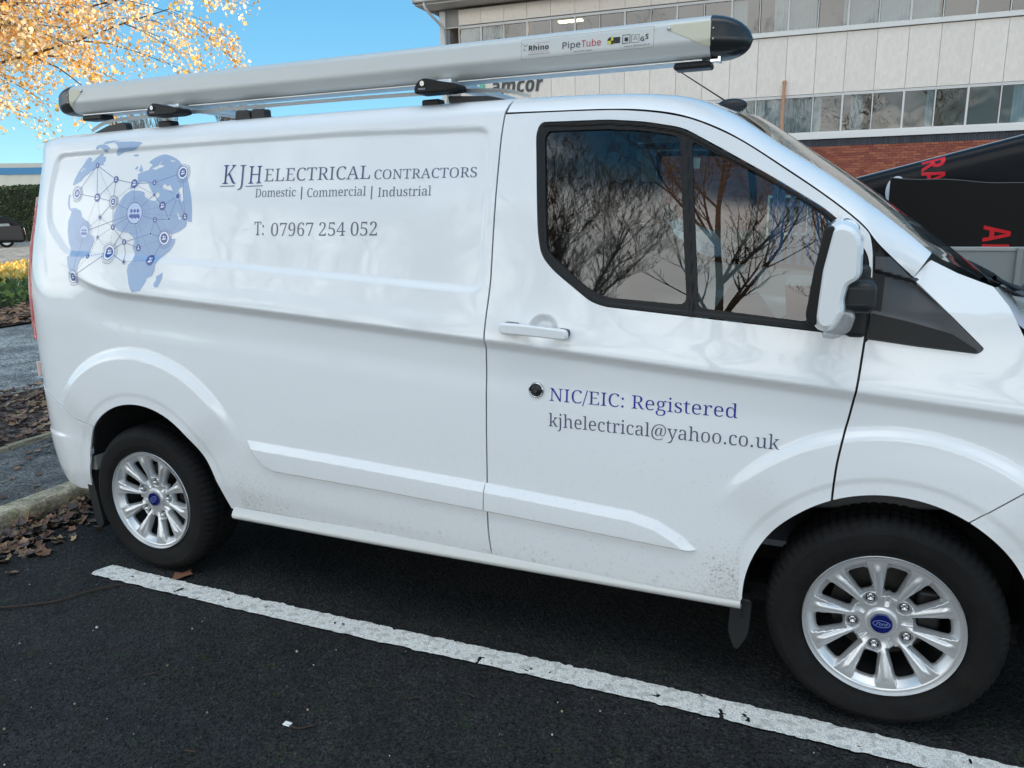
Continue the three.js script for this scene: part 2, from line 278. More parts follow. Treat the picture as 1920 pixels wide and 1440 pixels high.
const line = (pts) => { const a = pts.map((p) => p[0]), b = pts.map((p) => p[1]); return (x) => { if (x <= a[0]) return b[0]; for (let i = 1; i < a.length; i++) if (x <= a[i]) return mix(b[i - 1], b[i], (x - a[i - 1]) / (a[i] - a[i - 1])); return b[b.length - 1]; }; };
const bx = pchip([0.3, 0.47, 0.572, 0.634, 0.812, 1.083, 1.136, 1.22, 1.275, 1.358, 1.609, 1.78, 1.875, 1.92, 2.1], [1.661, 1.6535, 1.6555, 1.658, 1.659, 1.6605, 1.6625, 1.665, 1.670, 1.6755, 1.6795, 1.684, 1.693, 1.701, 1.72]);
const fx = pchip([0.3, 0.721, 0.811, 0.892, 0.972, 1.06, 1.198, 1.276, 1.364, 1.421, 1.46, 1.5], [2.766, 2.770, 2.774, 2.784, 2.799, 2.812, 2.823, 2.829, 2.832, 2.829, 2.823, 2.81]);
const gut = pchip([1.60, 1.692, 1.866, 2.043, 2.162, 2.277, 2.41, 2.592, 2.74, 2.802, 2.83], [1.876, 1.875, 1.871, 1.864, 1.852, 1.829, 1.774, 1.658, 1.552, 1.498, 1.462]);
const rb = line([[-1.3, 0.80], [-0.72, 0.80], [-0.65, 0.791], [-0.532, 0.751], [-0.465, 0.722], [-0.393, 0.681], [-0.262, 0.652], [0.5, 0.64]]);
const rbb = line([[-1.3, 0.43], [-0.753, 0.424], [-0.707, 0.366], [-0.584, 0.329], [-0.493, 0.318], [0.5, 0.315]]);
const fb = line([[3.0, 0.6], [3.159, 0.73], [3.244, 0.801], [3.5, 0.88], [4.3, 0.9]]);
const wt = line([[2.70, 1.58], [2.823, 1.463], [2.932, 1.361], [2.974, 1.41], [3.042, 1.375], [3.127, 1.342], [3.163, 1.295], [3.202, 1.218], [3.4, 1.13], [4.4, 0.95]]);
const WIN = rounded([[1.811, 1.80], [1.822, 1.834], [2.046, 1.829], [2.164, 1.816], [2.28, 1.792], [2.389, 1.731], [2.545, 1.641], [2.695, 1.548], [2.773, 1.479], [2.813, 1.421], [2.819, 1.364], [2.814, 1.204], [2.619, 1.22], [2.315, 1.245], [2.069, 1.265], [2.023, 1.28], [1.899, 1.371], [1.853, 1.42], [1.838, 1.495]], 0.03, 4);
const GL1 = rounded([[1.838, 1.79], [1.85, 1.808], [2.047, 1.804], [2.16, 1.793], [2.273, 1.772], [2.325, 1.274], [2.065, 1.291], [2.0, 1.323], [1.888, 1.416], [1.866, 1.445]], 0.028, 4);
const GL2 = rounded([[2.309, 1.756], [2.387, 1.714], [2.494, 1.658], [2.596, 1.598], [2.70, 1.53], [2.725, 1.50], [2.70, 1.39], [2.672, 1.236], [2.359, 1.267]], 0.02, 4);
const INSET = rounded([[2.832, 1.268], [2.93, 1.247], [3.035, 1.218], [3.100, 1.176], [3.094, 1.171], [2.955, 1.185], [2.832, 1.199]], 0.006, 3);
const TRI = rounded([[2.829, 1.456], [2.885, 1.405], [2.932, 1.357], [3.025, 1.268], [3.113, 1.180], [3.10, 1.168], [2.955, 1.181], [2.827, 1.196], [2.833, 1.276], [2.8355, 1.364], [2.833, 1.421]], 0.005, 3);

// paint: white two-pack, road film of fine specks low on the flanks
const filmMap = (() => {
  const w = 2048, h = 820, r = rng(77);
  return canvasTexture(w, h, (c) => {
    c.fillStyle = '#ffffff'; c.fillRect(0, 0, w, h);
    const sx = w / 5, sy = h / 2;
    const dot = (u, v, s, a, col) => { c.fillStyle = `rgba(${col},${a})`; c.beginPath(); c.ellipse((u + 1) * sx, h - v * sy, s, s * (0.7 + r() * 0.8), r() * 3, 0, 7); c.fill(); };
    for (let k = 0; k < 16000; k++) { const u = -0.95 + r() * 4.9, v = 0.3 + Math.pow(r(), 3) * 0.5; dot(u, v, 0.5 + r() * 0.6, 0.04 + r() * 0.08, '150,140,120'); }
    const gauss = () => (r() + r() + r() + r() - 2) * 0.7;
    for (let k = 0; k < 2600; k++) { const near = r() < 0.55, u = near ? 0.50 + Math.abs(gauss()) * 0.34 : 2.52 - Math.abs(gauss()) * 0.17, v = 0.33 + Math.abs(gauss()) * 0.22; dot(u, v, 0.45 + r() * 0.7, 0.05 + r() * 0.13, '120,110,92'); }
    for (let k = 0; k < 26; k++) { const u = 2.46 + gauss() * 0.05, v = 0.43 + gauss() * 0.05; dot(u, v, 0.4 + r() * 0.8, 0.4, '70,64,56'); }
    for (let k = 0; k < 300; k++) { const u = 0.5 + r() * 2, v = 0.33 + Math.pow(r(), 3) * 0.08; dot(u, v, 0.8 + r() * 2.2, 0.04 + r() * 0.08, '125,108,84'); }
    for (let k = 0; k < 500; k++) { const u = -0.9 + r() * 4.4, v = 0.75 + r() * 1.1; dot(u, v, 0.4 + r() * 0.5, 0.04 + r() * 0.08, '150,140,120'); }
  });
})();
M.paint = phys([0.80, 0.805, 0.81], { roughness: 0.55, clearcoat: 1, clearcoatRoughness: 0.035, map: filmMap });
M.paintPlain = phys([0.80, 0.805, 0.81], { roughness: 0.55, clearcoat: 1, clearcoatRoughness: 0.035 });
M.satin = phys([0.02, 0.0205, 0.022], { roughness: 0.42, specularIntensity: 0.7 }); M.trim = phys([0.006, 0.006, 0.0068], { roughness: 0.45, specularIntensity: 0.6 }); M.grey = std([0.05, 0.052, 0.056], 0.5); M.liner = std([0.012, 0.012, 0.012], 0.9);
M.glass = phys([0.40, 0.49, 0.49], { roughness: 0.0, transmission: 1, thickness: 0, ior: 1.66 });
M.screen = phys([0.72, 0.82, 0.79], { roughness: 0.0, transmission: 1, thickness: 0, ior: 1.6 });
M.chrome = std([0.6, 0.6, 0.6], 0.18, 1); M.alu = std([0.62, 0.63, 0.63], 0.38, 0.85); M.redLens = phys([0.42, 0.02, 0.03], { roughness: 0.12, clearcoat: 1, clearcoatRoughness: 0.03 }); M.paleLens = phys([0.75, 0.55, 0.5], { roughness: 0.12, clearcoat: 1 });
const filmUv = (u, v) => [(u + 1) / 5, v / 2];

const van = thing('van', 'white panel van with blue globe graphic and contractor lettering', 'van');
// grid lines follow the flank crease, so that its edge stays crisp
const warp = (u, w) => w + clamp(ycr(Math.max(u, -0.45)) - 1.144, -0.16, 0.19) * sstep(0.62, 1.08, w) * (1 - sstep(1.21, 1.72, w));
const panelGeo = (o) => { const f = o.sdf, off = o.off; return trimmed({ st: 0.008, flange: 0.008, ...o, uv: (u, w) => filmUv(u, warp(u, w)), sdf: (u, w) => f(u, warp(u, w)), P: (u, w) => { const v = warp(u, w); return bodyAt(u, v, off ? off(u, v) : 0); } }); };
function both(name, geo, mat, parent = van, label) { const m = mesh(name, geo, mat, parent); if (label) m.userData.label = label; mesh(name, mirrored(geo, ZC), mat, parent); return m; }
const G = 0.0028;
both('rear_side_panel', panelGeo({ u0: -1.06, u1: 1.74, v0: 0.34, v1: 2.03, sdf: (u, v) => Math.min(bx(v) - G - u, archR(u, v), u < 0.2 ? v - rb(u) - G : 1, v - 0.345, 2.03 - v, u + 1.05) }), M.paint, van, 'long white side panel with the globe and telephone number');
both('front_door', panelGeo({ u0: 1.6, u1: 2.88, v0: 0.33, v1: 1.9, sdf: (u, v) => Math.min(u - bx(v) - G, fx(Math.min(v, 1.5)) - 0.0032 - u, gut(u) - 0.003 - v, archF(u, v), v - 0.345, -sdPoly(WIN, u, v) - 0.004) }), M.paint, van, 'white cab door with lock and e-mail lettering');
both('front_wing', panelGeo({ u0: 2.68, u1: 4.2, v0: 0.5, v1: 1.5, sdf: (u, v) => Math.min(u - fx(Math.min(v, 1.5)) - 0.0032, archF(u, v), u > 3.0 ? v - fb(u) - G : 1, wt(u) - 0.002 - v, 4.15 - u, -sdPoly(TRI, u, v) - 0.002) }), M.paint);
both('rear_bumper', panelGeo({ u0: -1.08, u1: -0.1, v0: 0.3, v1: 0.84, off: (u, v) => 0.003 + 0.007 * sstep(0.60, 0.575, v) * sstep(-0.42, -0.52, u), sdf: (u, v) => Math.min(rb(u) - G - v, v - rbb(u), archR(u, v), u + 1.07) }), M.paint);
both('front_bumper', panelGeo({ u0: 3.05, u1: 4.2, v0: 0.25, v1: 0.95, sdf: (u, v) => Math.min(fb(u) - G - v, v - 0.26, archF(u, v), 4.15 - u) }), M.paint);
// dark seals behind the shut lines
both('door_seal', merge([
  panelGeo({ u0: 1.6, u1: 1.76, v0: 0.34, v1: 1.98, st: 0.01, flange: 0, off: () => -0.016, sdf: (u, v) => 0.03 - Math.abs(u - bx(v)) }),
  panelGeo({ u0: 2.68, u1: 2.9, v0: 0.6, v1: 1.52, st: 0.01, flange: 0, off: () => -0.016, sdf: (u, v) => Math.min(0.03 - Math.abs(u - fx(Math.min(v, 1.5))), wt(u) - v, rF(u, v) - 0.4) }),
  panelGeo({ u0: 1.68, u1: 2.86, v0: 1.4, v1: 1.9, st: 0.01, flange: 0, off: () => -0.016, sdf: (u, v) => Math.min(0.005 - (v - gut(u)), v - gut(u) + 0.028) }),
]), M.trim);
both('sill', (() => { const rows = []; for (const [y, z] of [[0.36, -0.035], [0.345, -0.020], [0.330, -0.012], [0.318, -0.014], [0.306, -0.03], [0.304, -0.10]]) { const row = []; for (let k = 0; k <= 40; k++) { const u = 0.455 + k * 0.0518; row.push([u, y, z - 0.03 * Math.pow(Math.max(0, 1.2 - u), 1.5) * 0.6]); } rows.push(row); } return sheet(rows, true); })(), phys([0.60, 0.595, 0.57], { roughness: 0.55, clearcoat: 0.7, clearcoatRoughness: 0.12 }));
// side mouldings
function moulding(poly, top, rest) {
  const P2 = rounded(poly, 0.006, 2);
  return panelGeo({ u0: 0.56, u1: 2.42, v0: 0.47, v1: 0.70, st: 0.004, sdf: (u, v) => sdPoly(P2, u, v), off: (u, v) => 0.001 + 0.017 * Math.min(1, sdLine(top, u, v) / 0.030, sdLine(rest, u, v) / 0.010), flange: 0.02 });
}
{
  const t1 = [[0.597, 0.683], [1.05, 0.664], [1.6505, 0.634]], r1 = [[0.597, 0.683], [0.635, 0.62], [0.675, 0.579], [0.72, 0.559], [1.182, 0.545], [1.6445, 0.524]];
  both('side_moulding', moulding([...t1, ...r1.slice(1).reverse()], t1, r1), M.paint);
  const t2 = [[1.654, 0.634], [2.175, 0.602], [2.262, 0.582], [2.341, 0.541], [2.390, 0.497]], r2 = [[1.6485, 0.524], [2.021, 0.505], [2.359, 0.487], [2.390, 0.497]];
  both('door_moulding', moulding([...t2, ...r2.slice(0, -1).reverse()], t2, r2), M.paint);
}
// door window: black frame, two panes, quarter panel on the wing
both('window_frame', panelGeo({ u0: 1.78, u1: 2.86, v0: 1.18, v1: 1.86, st: 0.006, off: (u, v) => 0.0015 - 0.004 * sstep(0.006, 0.016, sdPoly(WIN, u, v)) + 0.004 * sstep(0.008, 0.003, Math.abs(u - 2.317 + 0.1 * (v - 1.5))), sdf: (u, v) => Math.min(sdPoly(WIN, u, v), -sdPoly(GL1, u, v), -sdPoly(GL2, u, v)), flange: 0.02 }), M.trim);
for (const [poly, name, v0] of [[GL1, 'door_window', 0], [GL2, 'front_door_window', 0]]) both(name, trimmed({ u0: 1.8, u1: 2.76, v0: 1.2, v1: 1.84, st: 0.012, P: (u, v) => { const t = (v - 1.27) / 0.505; return [u, v, -0.046 - 0.072 * t - 0.022 * t * t - 0.012 * Math.pow(Math.max(0, u - 1.9), 2)]; }, sdf: (u, v) => sdPoly(poly, u, v) + 0.008 }), M.glass);
both('quarter_inset', panelGeo({ u0: 2.8, u1: 3.14, v0: 1.14, v1: 1.47, st: 0.005, flange: 0.004, off: () => 0.0085, sdf: (u, v) => sdPoly(INSET, u, v) }), M.trim);
const quarter = both('quarter_trim', panelGeo({ u0: 2.8, u1: 3.14, v0: 1.14, v1: 1.47, st: 0.005, flange: 0.012, off: (u, v) => { const up = 1.385 - 0.30 * Math.max(0, u - 2.84) - 1.1 * Math.pow(Math.max(0, u - 2.93), 1.4), lo = 1.262 - 0.23 * (u - 2.83); return 0.006 - 0.020 * sstep(up, up - 0.012, v) * sstep(lo - 0.02, lo + 0.02, v) * sstep(3.06, 2.96, u) - 0.004 * sstep(up, up - 0.012, v); }, sdf: (u, v) => sdPoly(TRI, u, v) }), M.grey, van, 'dark grey triangular trim below the windscreen pillar');

// windscreen pillar and cantrail
const catA = [[1.70, 1.880], [1.866, 1.874], [2.043, 1.867], [2.162, 1.855], [2.277, 1.832], [2.41, 1.777], [2.592, 1.661], [2.74, 1.555], [2.802, 1.501], [2.832, 1.463], [2.885, 1.409], [2.934, 1.363]].map(([x, y]) => V(...bodyAt(x, y, 0.0005)));
const catB = [[1.70, 1.931, -0.275], [1.866, 1.929, -0.275], [2.04, 1.923, -0.275], [2.16, 1.914, -0.278], [2.28, 1.895, -0.285], [2.40, 1.845, -0.292], [2.56, 1.738, -0.255], [2.704, 1.643, -0.22], [2.78, 1.587, -0.2], [2.824, 1.552, -0.19], [2.911, 1.482, -0.17], [2.977, 1.425, -0.152]].map((p) => V(...p));
const curveA = new THREE.CatmullRomCurve3(catA, false, 'centripetal'), curveB = new THREE.CatmullRomCurve3(catB, false, 'centripetal');
{
  const rows = [], nOut = V(0.22, 0.5, 0.84).normalize();
  for (let j = 0; j <= 14; j++) { const t = j / 14, row = []; for (let i = 0; i <= 90; i++) { const s = i / 90, A = curveA.getPoint(s), B = curveB.getPoint(s), C = A.clone().lerp(B, 0.5).addScaledVector(nOut, 0.036), q = 1 - t; row.push([q * q * A.x + 2 * q * t * C.x + t * t * B.x, q * q * A.y + 2 * q * t * C.y + t * t * B.y, q * q * A.z + 2 * q * t * C.z + t * t * B.z]); } rows.push(row); }
  both('windscreen_pillar', sheet(rows), M.paintPlain);
}
{ // roof skin
  const rows = [];
  for (let i = 0; i <= 60; i++) {
    const s = i / 60, row = [];
    for (let j = 0; j <= 32; j++) {
      const w = j / 32 * 2 - 1, crown = 1 - w * w;
      const x = mix(-0.80 - 0.10 * crown, 2.392 + 0.045 * crown, s);
      const e = x < 1.70 ? (() => { const q = bodyAt(Math.max(x, -1.0), vG + vL); return [roofY(x), sideZ(Math.max(x, -0.6), vG) - 0.125 - (x < xR0 ? 0.5 * Math.pow(xR0 - x, 2) : 0)]; })() : (() => { let lo = 0, hi = 0.55; for (let k = 0; k < 20; k++) { const m = (lo + hi) / 2; curveB.getPoint(m).x < x ? lo = m : hi = m; } const p = curveB.getPoint(Math.min(lo, 0.456)); return [p.y, p.z]; })();
      row.push([x, e[0] + 0.045 * crown * (1 - 0.36 * sstep(1.9, 2.42, x)) - (x < -0.7 ? 0.25 * Math.pow(-0.7 - x, 2) : 0), ZC + w * -(ZC - e[1]) * 1.0]);
    }
    rows.push(row);
  }
  mesh('roof', sheet(rows, false), M.paintPlain, van);
}
{ // windscreen, cowl, bonnet and nose
  const rows = [];
  for (let i = 0; i <= 24; i++) {
    const t = i / 24, q = curveB.getPoint(0.4545 + t * 0.5455), e = t > 0.999 ? V(3.0, 1.41, -0.15) : q, row = [];
    for (let j = 0; j <= 24; j++) { const w = j / 24 * 2 - 1, c = 1 - Math.pow(Math.abs(w), 2.0); row.push([e.x + (0.04 + 0.20 * t) * c, e.y + (0.030 - 0.15 * t) * c, ZC + w * -(ZC - e.z)]); }
    rows.push(row);
  }
  mesh('windscreen', sheet(rows), M.screen, van);
  const edge = rows[24];
  mesh('cowl', sheet([edge.map((p) => [p[0] - 0.02, p[1] - 0.01, p[2]]), edge.map((p) => [p[0] + 0.10, p[1] - 0.055, p[2]]), edge.map((p) => [p[0] + 0.16, p[1] - 0.075, p[2]])]), M.satin, van);
  const bon = [];
  for (let i = 0; i <= 16; i++) { const t = i / 16, row = []; for (let j = 0; j <= 24; j++) { const w = j / 24 * 2 - 1, c = 1 - Math.pow(Math.abs(w), 2.6), side = bodyAt(mix(3.13, 4.05, t), wt(mix(3.13, 4.05, t)), 0); row.push([side[0] + mix(0.10, 0.06, t) * c, side[1] + mix(-0.02, 0.10, t) * c, ZC + w * (side[2] - ZC)]); } bon.push(row); }
  mesh('bonnet', sheet(bon), M.paintPlain, van);
  const nose = bodyAt(4.14, 0.9), nz = [];
  for (const y of [0.26, 0.4, 0.6, 0.8, 0.96]) { const row = []; for (let j = 0; j <= 16; j++) { const w = j / 16 * 2 - 1; row.push([nose[0] - 0.01 + 0.05 * (1 - w * w), y, ZC + w * (nose[2] - ZC)]); } nz.push(row); }
  mesh('front_grille', sheet(nz, true), M.satin, van);
  mesh('rear_doors', (() => { const r = []; for (const y of [0.36, 0.6, 0.9, 1.2, 1.5, 1.75, 1.88]) { const row = []; for (let j = 0; j <= 20; j++) { const w = j / 20 * 2 - 1, e = bodyAt(-1.0, y); row.push([e[0] - 0.045 * (1 - w * w), y, ZC + w * (e[2] - ZC)]); } r.push(row); } return sheet(r); })(), M.paintPlain, van);
  const wiper = part('wiper', van);
  mesh('wiper_arm', tube([[3.27, 1.285, -0.62], [3.23, 1.30, -0.50], [3.17, 1.325, -0.34], [3.12, 1.345, -0.22]], 0.011, 20, 6), M.trim, wiper);
  mesh('wiper_blade', tube([[3.32, 1.30, -0.70], [3.24, 1.305, -0.42], [3.15, 1.35, -0.25]], 0.007, 20, 6), M.trim, wiper);
}
// tail lamp
both('tail_lamp', merge([panelGeo({ u0: -1.0, u1: -0.5, v0: 0.9, v1: 1.7, st: 0.008, off: (u, v) => 0.012 * sstep(0, 0.012, sdPoly(LAMP(), u, v)) + 0.001, sdf: (u, v) => sdPoly(LAMP(), u, v), flange: 0.01 })]), M.redLens);
function LAMP() { return LAMP.p || (LAMP.p = rounded([[-0.655, 1.665], [-0.668, 1.45], [-0.676, 1.25], [-0.670, 1.08], [-0.648, 0.95], [-0.70, 0.945], [-0.712, 1.08], [-0.722, 1.25], [-0.712, 1.45], [-0.685, 1.665]], 0.03, 3)); }
both('tail_lamp_clear_lens', panelGeo({ u0: -1.0, u1: -0.6, v0: 0.93, v1: 1.67, off: () => 0.014, sdf: (u, v) => Math.min(-0.716 + 0.03 * Math.pow((v - 1.25) / 0.3, 2) - u, u + 0.98, v - 0.96, 1.655 - v), flange: 0.016 }), M.paleLens);
mesh('reflector_tab', rbox(0.012, 0.07, 0.04, 0.004, ...bodyN(-0.79, 0.86, 0.01)), M.paleLens, van);
// under-body and wheel housings
{
  mesh('underbody', merge([box(4.0, 0.06, 1.5, 1.5, 0.27, ZC), box(1.2, 0.12, 1.2, -0.2, 0.34, ZC)]), M.liner, van);
  mesh('load_bay_wall', merge([box(2.7, 1.5, 0.01, 0.4, 1.1, ZC)]), M.liner, van);
  const liner = (c, r) => { const g = new THREE.CylinderGeometry(r, r, 0.42, 40, 1, true, Math.PI / 2 - 0.25, Math.PI + 0.5).rotateX(Math.PI / 2).rotateZ(0); g.translate(c[0], c[1], -0.27); const d = new THREE.CircleGeometry(r, 40, 0, Math.PI).translate(c[0], c[1], -0.45), low = new THREE.PlaneGeometry(2 * r, c[1] - 0.24).translate(c[0], (c[1] + 0.24) / 2, -0.45); return merge([g, d, low]); };
  both('wheel_arch_liner', liner(CF, 0.405), M.liner); both('wheel_arch_liner', liner(CR, 0.40), M.liner);
  const flapF = rounded([[2.495, 0.318], [2.555, 0.322], [2.548, 0.20], [2.515, 0.135], [2.49, 0.20]], 0.02), flapR = rounded([[-0.475, 0.42], [-0.36, 0.42], [-0.35, 0.26], [-0.37, 0.15], [-0.43, 0.15], [-0.48, 0.22]], 0.02);
  both('mud_flap', extr([...flapF], 0.05, 0.004).translate(0, 0, -0.12), M.satin);
  both('mud_flap', merge([extr(rounded([[-0.44, 0.41], [-0.405, 0.41], [-0.37, 0.16], [-0.39, 0.13], [-0.415, 0.16]], 0.01), 0.24, 0.004).translate(0, 0, -0.30)]), M.satin);
  both('flap_bracket', rbox(0.04, 0.07, 0.1, 0.006, -0.385, 0.455, -0.11), std([0.35, 0.34, 0.31], 0.7));
}
// door handle, lock and mirror
{
  const pr = rounded([[1.736, 1.200], [1.80, 1.198], [1.960, 1.186], [1.962, 1.165], [1.80, 1.174], [1.738, 1.176]], 0.011, 6);
  const h = part('door_handle', van);
  mesh('grip', extr(pr, 0.010, 0.006, 4).translate(0, 0, 0.018), M.paintPlain, h);
  mesh('grip_base', extr(rounded([[1.735, 1.204], [1.79, 1.201], [1.79, 1.170], [1.737, 1.171]], 0.012, 4), 0.03, 0.001).translate(0, 0, -0.016), M.grey, h);
  mesh('grip_base', extr(rounded([[1.925, 1.190], [1.962, 1.187], [1.963, 1.164], [1.926, 1.166]], 0.010, 4), 0.03, 0.001).translate(0, 0, -0.018), M.grey, h);
  const lk = part('door_lock', van), lz = sideZ(1.843, 0.979);
  mesh('lock_ring', new THREE.LatheGeometry([[0.0195, 0], [0.0265, 0], [0.0268, 0.005], [0.0245, 0.009], [0.0215, 0.0085], [0.0195, 0.004]].map((p) => new THREE.Vector2(...p)), 40).rotateX(Math.PI / 2).translate(1.843, 0.979, lz), M.chrome, lk);
  mesh('lock_barrel', new THREE.LatheGeometry([[0, 0.011], [0.007, 0.011], [0.0075, 0.0125], [0.009, 0.0125], [0.0095, 0.009], [0.017, 0.007], [0.0205, 0.003]].map((p) => new THREE.Vector2(...p)), 36).rotateX(Math.PI / 2).translate(1.843, 0.979, lz), M.satin, lk);
  mesh('keyway', new THREE.CylinderGeometry(0.0062, 0.0062, 0.002, 20).rotateX(Math.PI / 2).translate(1.843, 0.979, lz + 0.0122), M.chrome, lk);

  const mir = part('door_mirror', van); mir.userData.label = 'white driver door mirror on a black arm';
  const cover = rounded([[2.722, 1.518], [2.742, 1.524], [2.770, 1.512], [2.786, 1.486], [2.789, 1.388], [2.756, 1.366], [2.747, 1.318], [2.752, 1.288], [2.742, 1.262], [2.728, 1.240], [2.700, 1.240], [2.690, 1.262], [2.699, 1.40]], 0.012, 4);
  const mg = new THREE.ExtrudeGeometry(new THREE.Shape(cover.map((p) => new THREE.Vector2(...p))), { depth: 0.115, bevelEnabled: true, bevelSize: 0.015, bevelThickness: 0.045, bevelSegments: 2, curveSegments: 8 }); { const p = mg.attributes.position; for (let i = 0; i < p.count; i++) { const z = p.getZ(i), s = 1 - 0.10 * Math.pow(clamp((z - 0.05) / 0.12, 0, 1), 2); p.setX(i, 2.75 + (p.getX(i) - 2.75) * s * 0.91); p.setY(i, 1.37 + (p.getY(i) - 1.37) * s * 0.95); } mg.computeVertexNormals(); }
  mesh('mirror_cover', mg.translate(0.002, 0, 0.0), M.paintPlain, mir);
  const hg = extr(rounded([[2.706, 1.515], [2.724, 1.520], [2.709, 1.42], [2.697, 1.33], [2.693, 1.26], [2.690, 1.246], [2.676, 1.250], [2.670, 1.276], [2.683, 1.39]], 0.008, 3), 0.15, 0.005, 4); { const p = hg.attributes.position; for (let i = 0; i < p.count; i++) { const z = p.getZ(i), s = 1 - 0.07 * Math.pow(clamp((z - 0.05) / 0.12, 0, 1), 2); p.setX(i, 2.745 + (p.getX(i) - 2.745) * s * 0.95); p.setY(i, 1.37 + (p.getY(i) - 1.37) * s * 0.96); } hg.computeVertexNormals(); }
  mesh('mirror_housing', hg.translate(-0.002, 0, 0.0), M.trim, mir);
  mesh('mirror_arm', merge([rbox(0.085, 0.085, 0.17, 0.022, 2.796, 1.325, 0.02, 5), rbox(0.055, 0.20, 0.05, 0.016, 2.797, 1.30, -0.035, 4), rbox(0.05, 0.006, 0.01, 0.002, 2.792, 1.307, 0.107)]), M.satin, mir);
  mesh('indicator_lens', extr(rounded([[2.729, 1.242], [2.742, 1.262], [2.752, 1.288], [2.784, 1.284], [2.776, 1.252], [2.748, 1.231], [2.720, 1.232]], 0.008, 3), 0.12, 0.008, 3).translate(0, 0, 0.035), phys([0.85, 0.86, 0.86], { roughness: 0.08, transmission: 0.75, thickness: 0, ior: 1.5 }), mir);
  const m2 = mir.clone(); m2.scale.z = -1; m2.position.z = 2 * ZC; van.add(m2);
}
// wheels
const wheelProto = (() => {
  const tyre = (() => { // section: r along, z outwards; tread cut by cross grooves
    const prof = [[0.214, -0.004], [0.222, 0.004], [0.232, 0.010], [0.247, 0.016], [0.249, 0.0175], [0.252, 0.0175], [0.254, 0.0185], [0.275, 0.0215], [0.292, 0.0195], [0.294, 0.0205], [0.297, 0.0200], [0.299, 0.0185], [0.309, 0.0140], [0.318, 0.006], [0.3265, -0.005], [0.331, -0.018], [0.3345, -0.034], [0.335, -0.05], [0.327, -0.052], [0.327, -0.061], [0.335, -0.063], [0.335, -0.095], [0.327, -0.097], [0.327, -0.106], [0.335, -0.108], [0.335, -0.14], [0.327, -0.142], [0.327, -0.151], [0.334, -0.153], [0.331, -0.175], [0.318, -0.20], [0.285, -0.213], [0.23, -0.205], [0.214, -0.19]];
    const n = 360, rows = [];
    for (const [r0, z] of prof) { const row = []; for (let i = 0; i <= n; i++) { const k = i % 5, a = i / n * 2 * Math.PI; let r = r0; if (r0 > 0.3092 && z < 0.010 && z > -0.20 && (k === 0 || k === 1 && z > -0.04)) r -= z > -0.02 ? 0.0035 : 0.006; const sh = z > -0.05 ? 0 : 0.02 * (z + 0.05); row.push([r * Math.cos(a + sh * 2), r * Math.sin(a + sh * 2), z]); } rows.push(row); }
    return sheet(rows, true);
  })();
  const rimP = (r, th) => {
    const per = Math.PI / 5, k0 = (th - 0.768) / per, k = Math.round(k0), f = (k0 - k) * per, nut = ((k % 2) + 2) % 2 === 0, arc = r * Math.abs(f);
    const r1 = nut ? 0.108 : 0.094, hw = mix(0.0160, 0.0280, clamp((r - 0.09) / 0.09, 0, 1)), r2 = 0.184;
    const rc = 0.010, qx = Math.abs(r - (r1 + r2) / 2) - (r2 - r1) / 2 + rc, qy = arc - hw + rc, d = Math.min(Math.max(qx, qy), 0) + Math.hypot(Math.max(qx, 0), Math.max(qy, 0)) - rc; // distance to the opening
    const e = Math.max(0, (arc - hw) / 0.0065, (r - r2) / 0.022, (r1 - r) / 0.009);
    let z = -0.020 + 0.026 * sstep(0.05, 0.205, r);
    z -= 0.027 * Math.pow(1 - clamp(e, 0, 1), 1.15) * sstep(0.2125, 0.207, r);
    z += 0.0055 * Math.cos(clamp((Math.abs(Math.abs(f) - per / 2) * r) / 0.012, 0, 1) * Math.PI / 2) * sstep(0.06, 0.1, r) * sstep(0.2, 0.17, r);
    if (!nut) z -= 0.008 * sstep(0.009, 0.002, arc) * sstep(0.05, 0.07, r) * sstep(0.125, 0.095, r);
    if (nut) z -= 0.013 * sstep(0.022, 0.014, Math.hypot(r * Math.cos(f) - 0.080, r * Math.sin(f)));
    if (r > 0.206) z += 0.002 * sstep(0.206, 0.21, r);
    if (r < 0.046) z += 0.006 * sstep(0.046, 0.040, r);
    return { z, d };
  };
  const rim = trimmed({ u0: 0, u1: Math.PI * 2, v0: 0.0264, v1: 0.2208, st: Math.PI / 270, sv: 0.0022, sdf: (t, r) => Math.min(rimP(r, t).d, 0.2215 - r), P: (t, r) => [r * Math.cos(t), r * Math.sin(t), rimP(r, t).z], flange: 0.010, inward: [0, 0, -1] });
  for (const a of [rim.attributes.position, rim.attributes.normal, rim.attributes.uv]) for (let i = 0; i < a.count; i += 3) for (let k = 0; k < a.itemSize; k++) { const x = (i + 1) * a.itemSize + k, y = (i + 2) * a.itemSize + k, t = a.array[x]; a.array[x] = a.array[y]; a.array[y] = t; }
  { const n = rim.attributes.normal; for (let i = 0; i < n.count; i++) n.setXYZ(i, -n.getX(i), -n.getY(i), -n.getZ(i)); }
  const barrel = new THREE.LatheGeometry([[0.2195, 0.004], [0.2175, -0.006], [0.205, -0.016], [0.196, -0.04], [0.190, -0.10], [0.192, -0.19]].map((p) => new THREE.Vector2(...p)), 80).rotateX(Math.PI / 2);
  const lip = new THREE.LatheGeometry([[0.212, 0.004], [0.217, 0.0075], [0.2225, 0.006], [0.2245, -0.002], [0.221, -0.012]].map((p) => new THREE.Vector2(...p)), 90).rotateX(Math.PI / 2);
  const badge = canvasTexture(256, 256, (c) => { c.fillStyle = '#0b1757'; c.fillRect(0, 0, 256, 256); c.strokeStyle = '#7e8fc4'; c.lineWidth = 7; c.beginPath(); c.ellipse(128, 128, 96, 44, 0, 0, 7); c.stroke(); c.fillStyle = '#8d9ccc'; c.font = 'italic 58px serif'; c.textAlign = 'center'; c.setTransform(1, 0, -0.25, 1, 32, 0); c.fillText('Ford', 128, 147); });
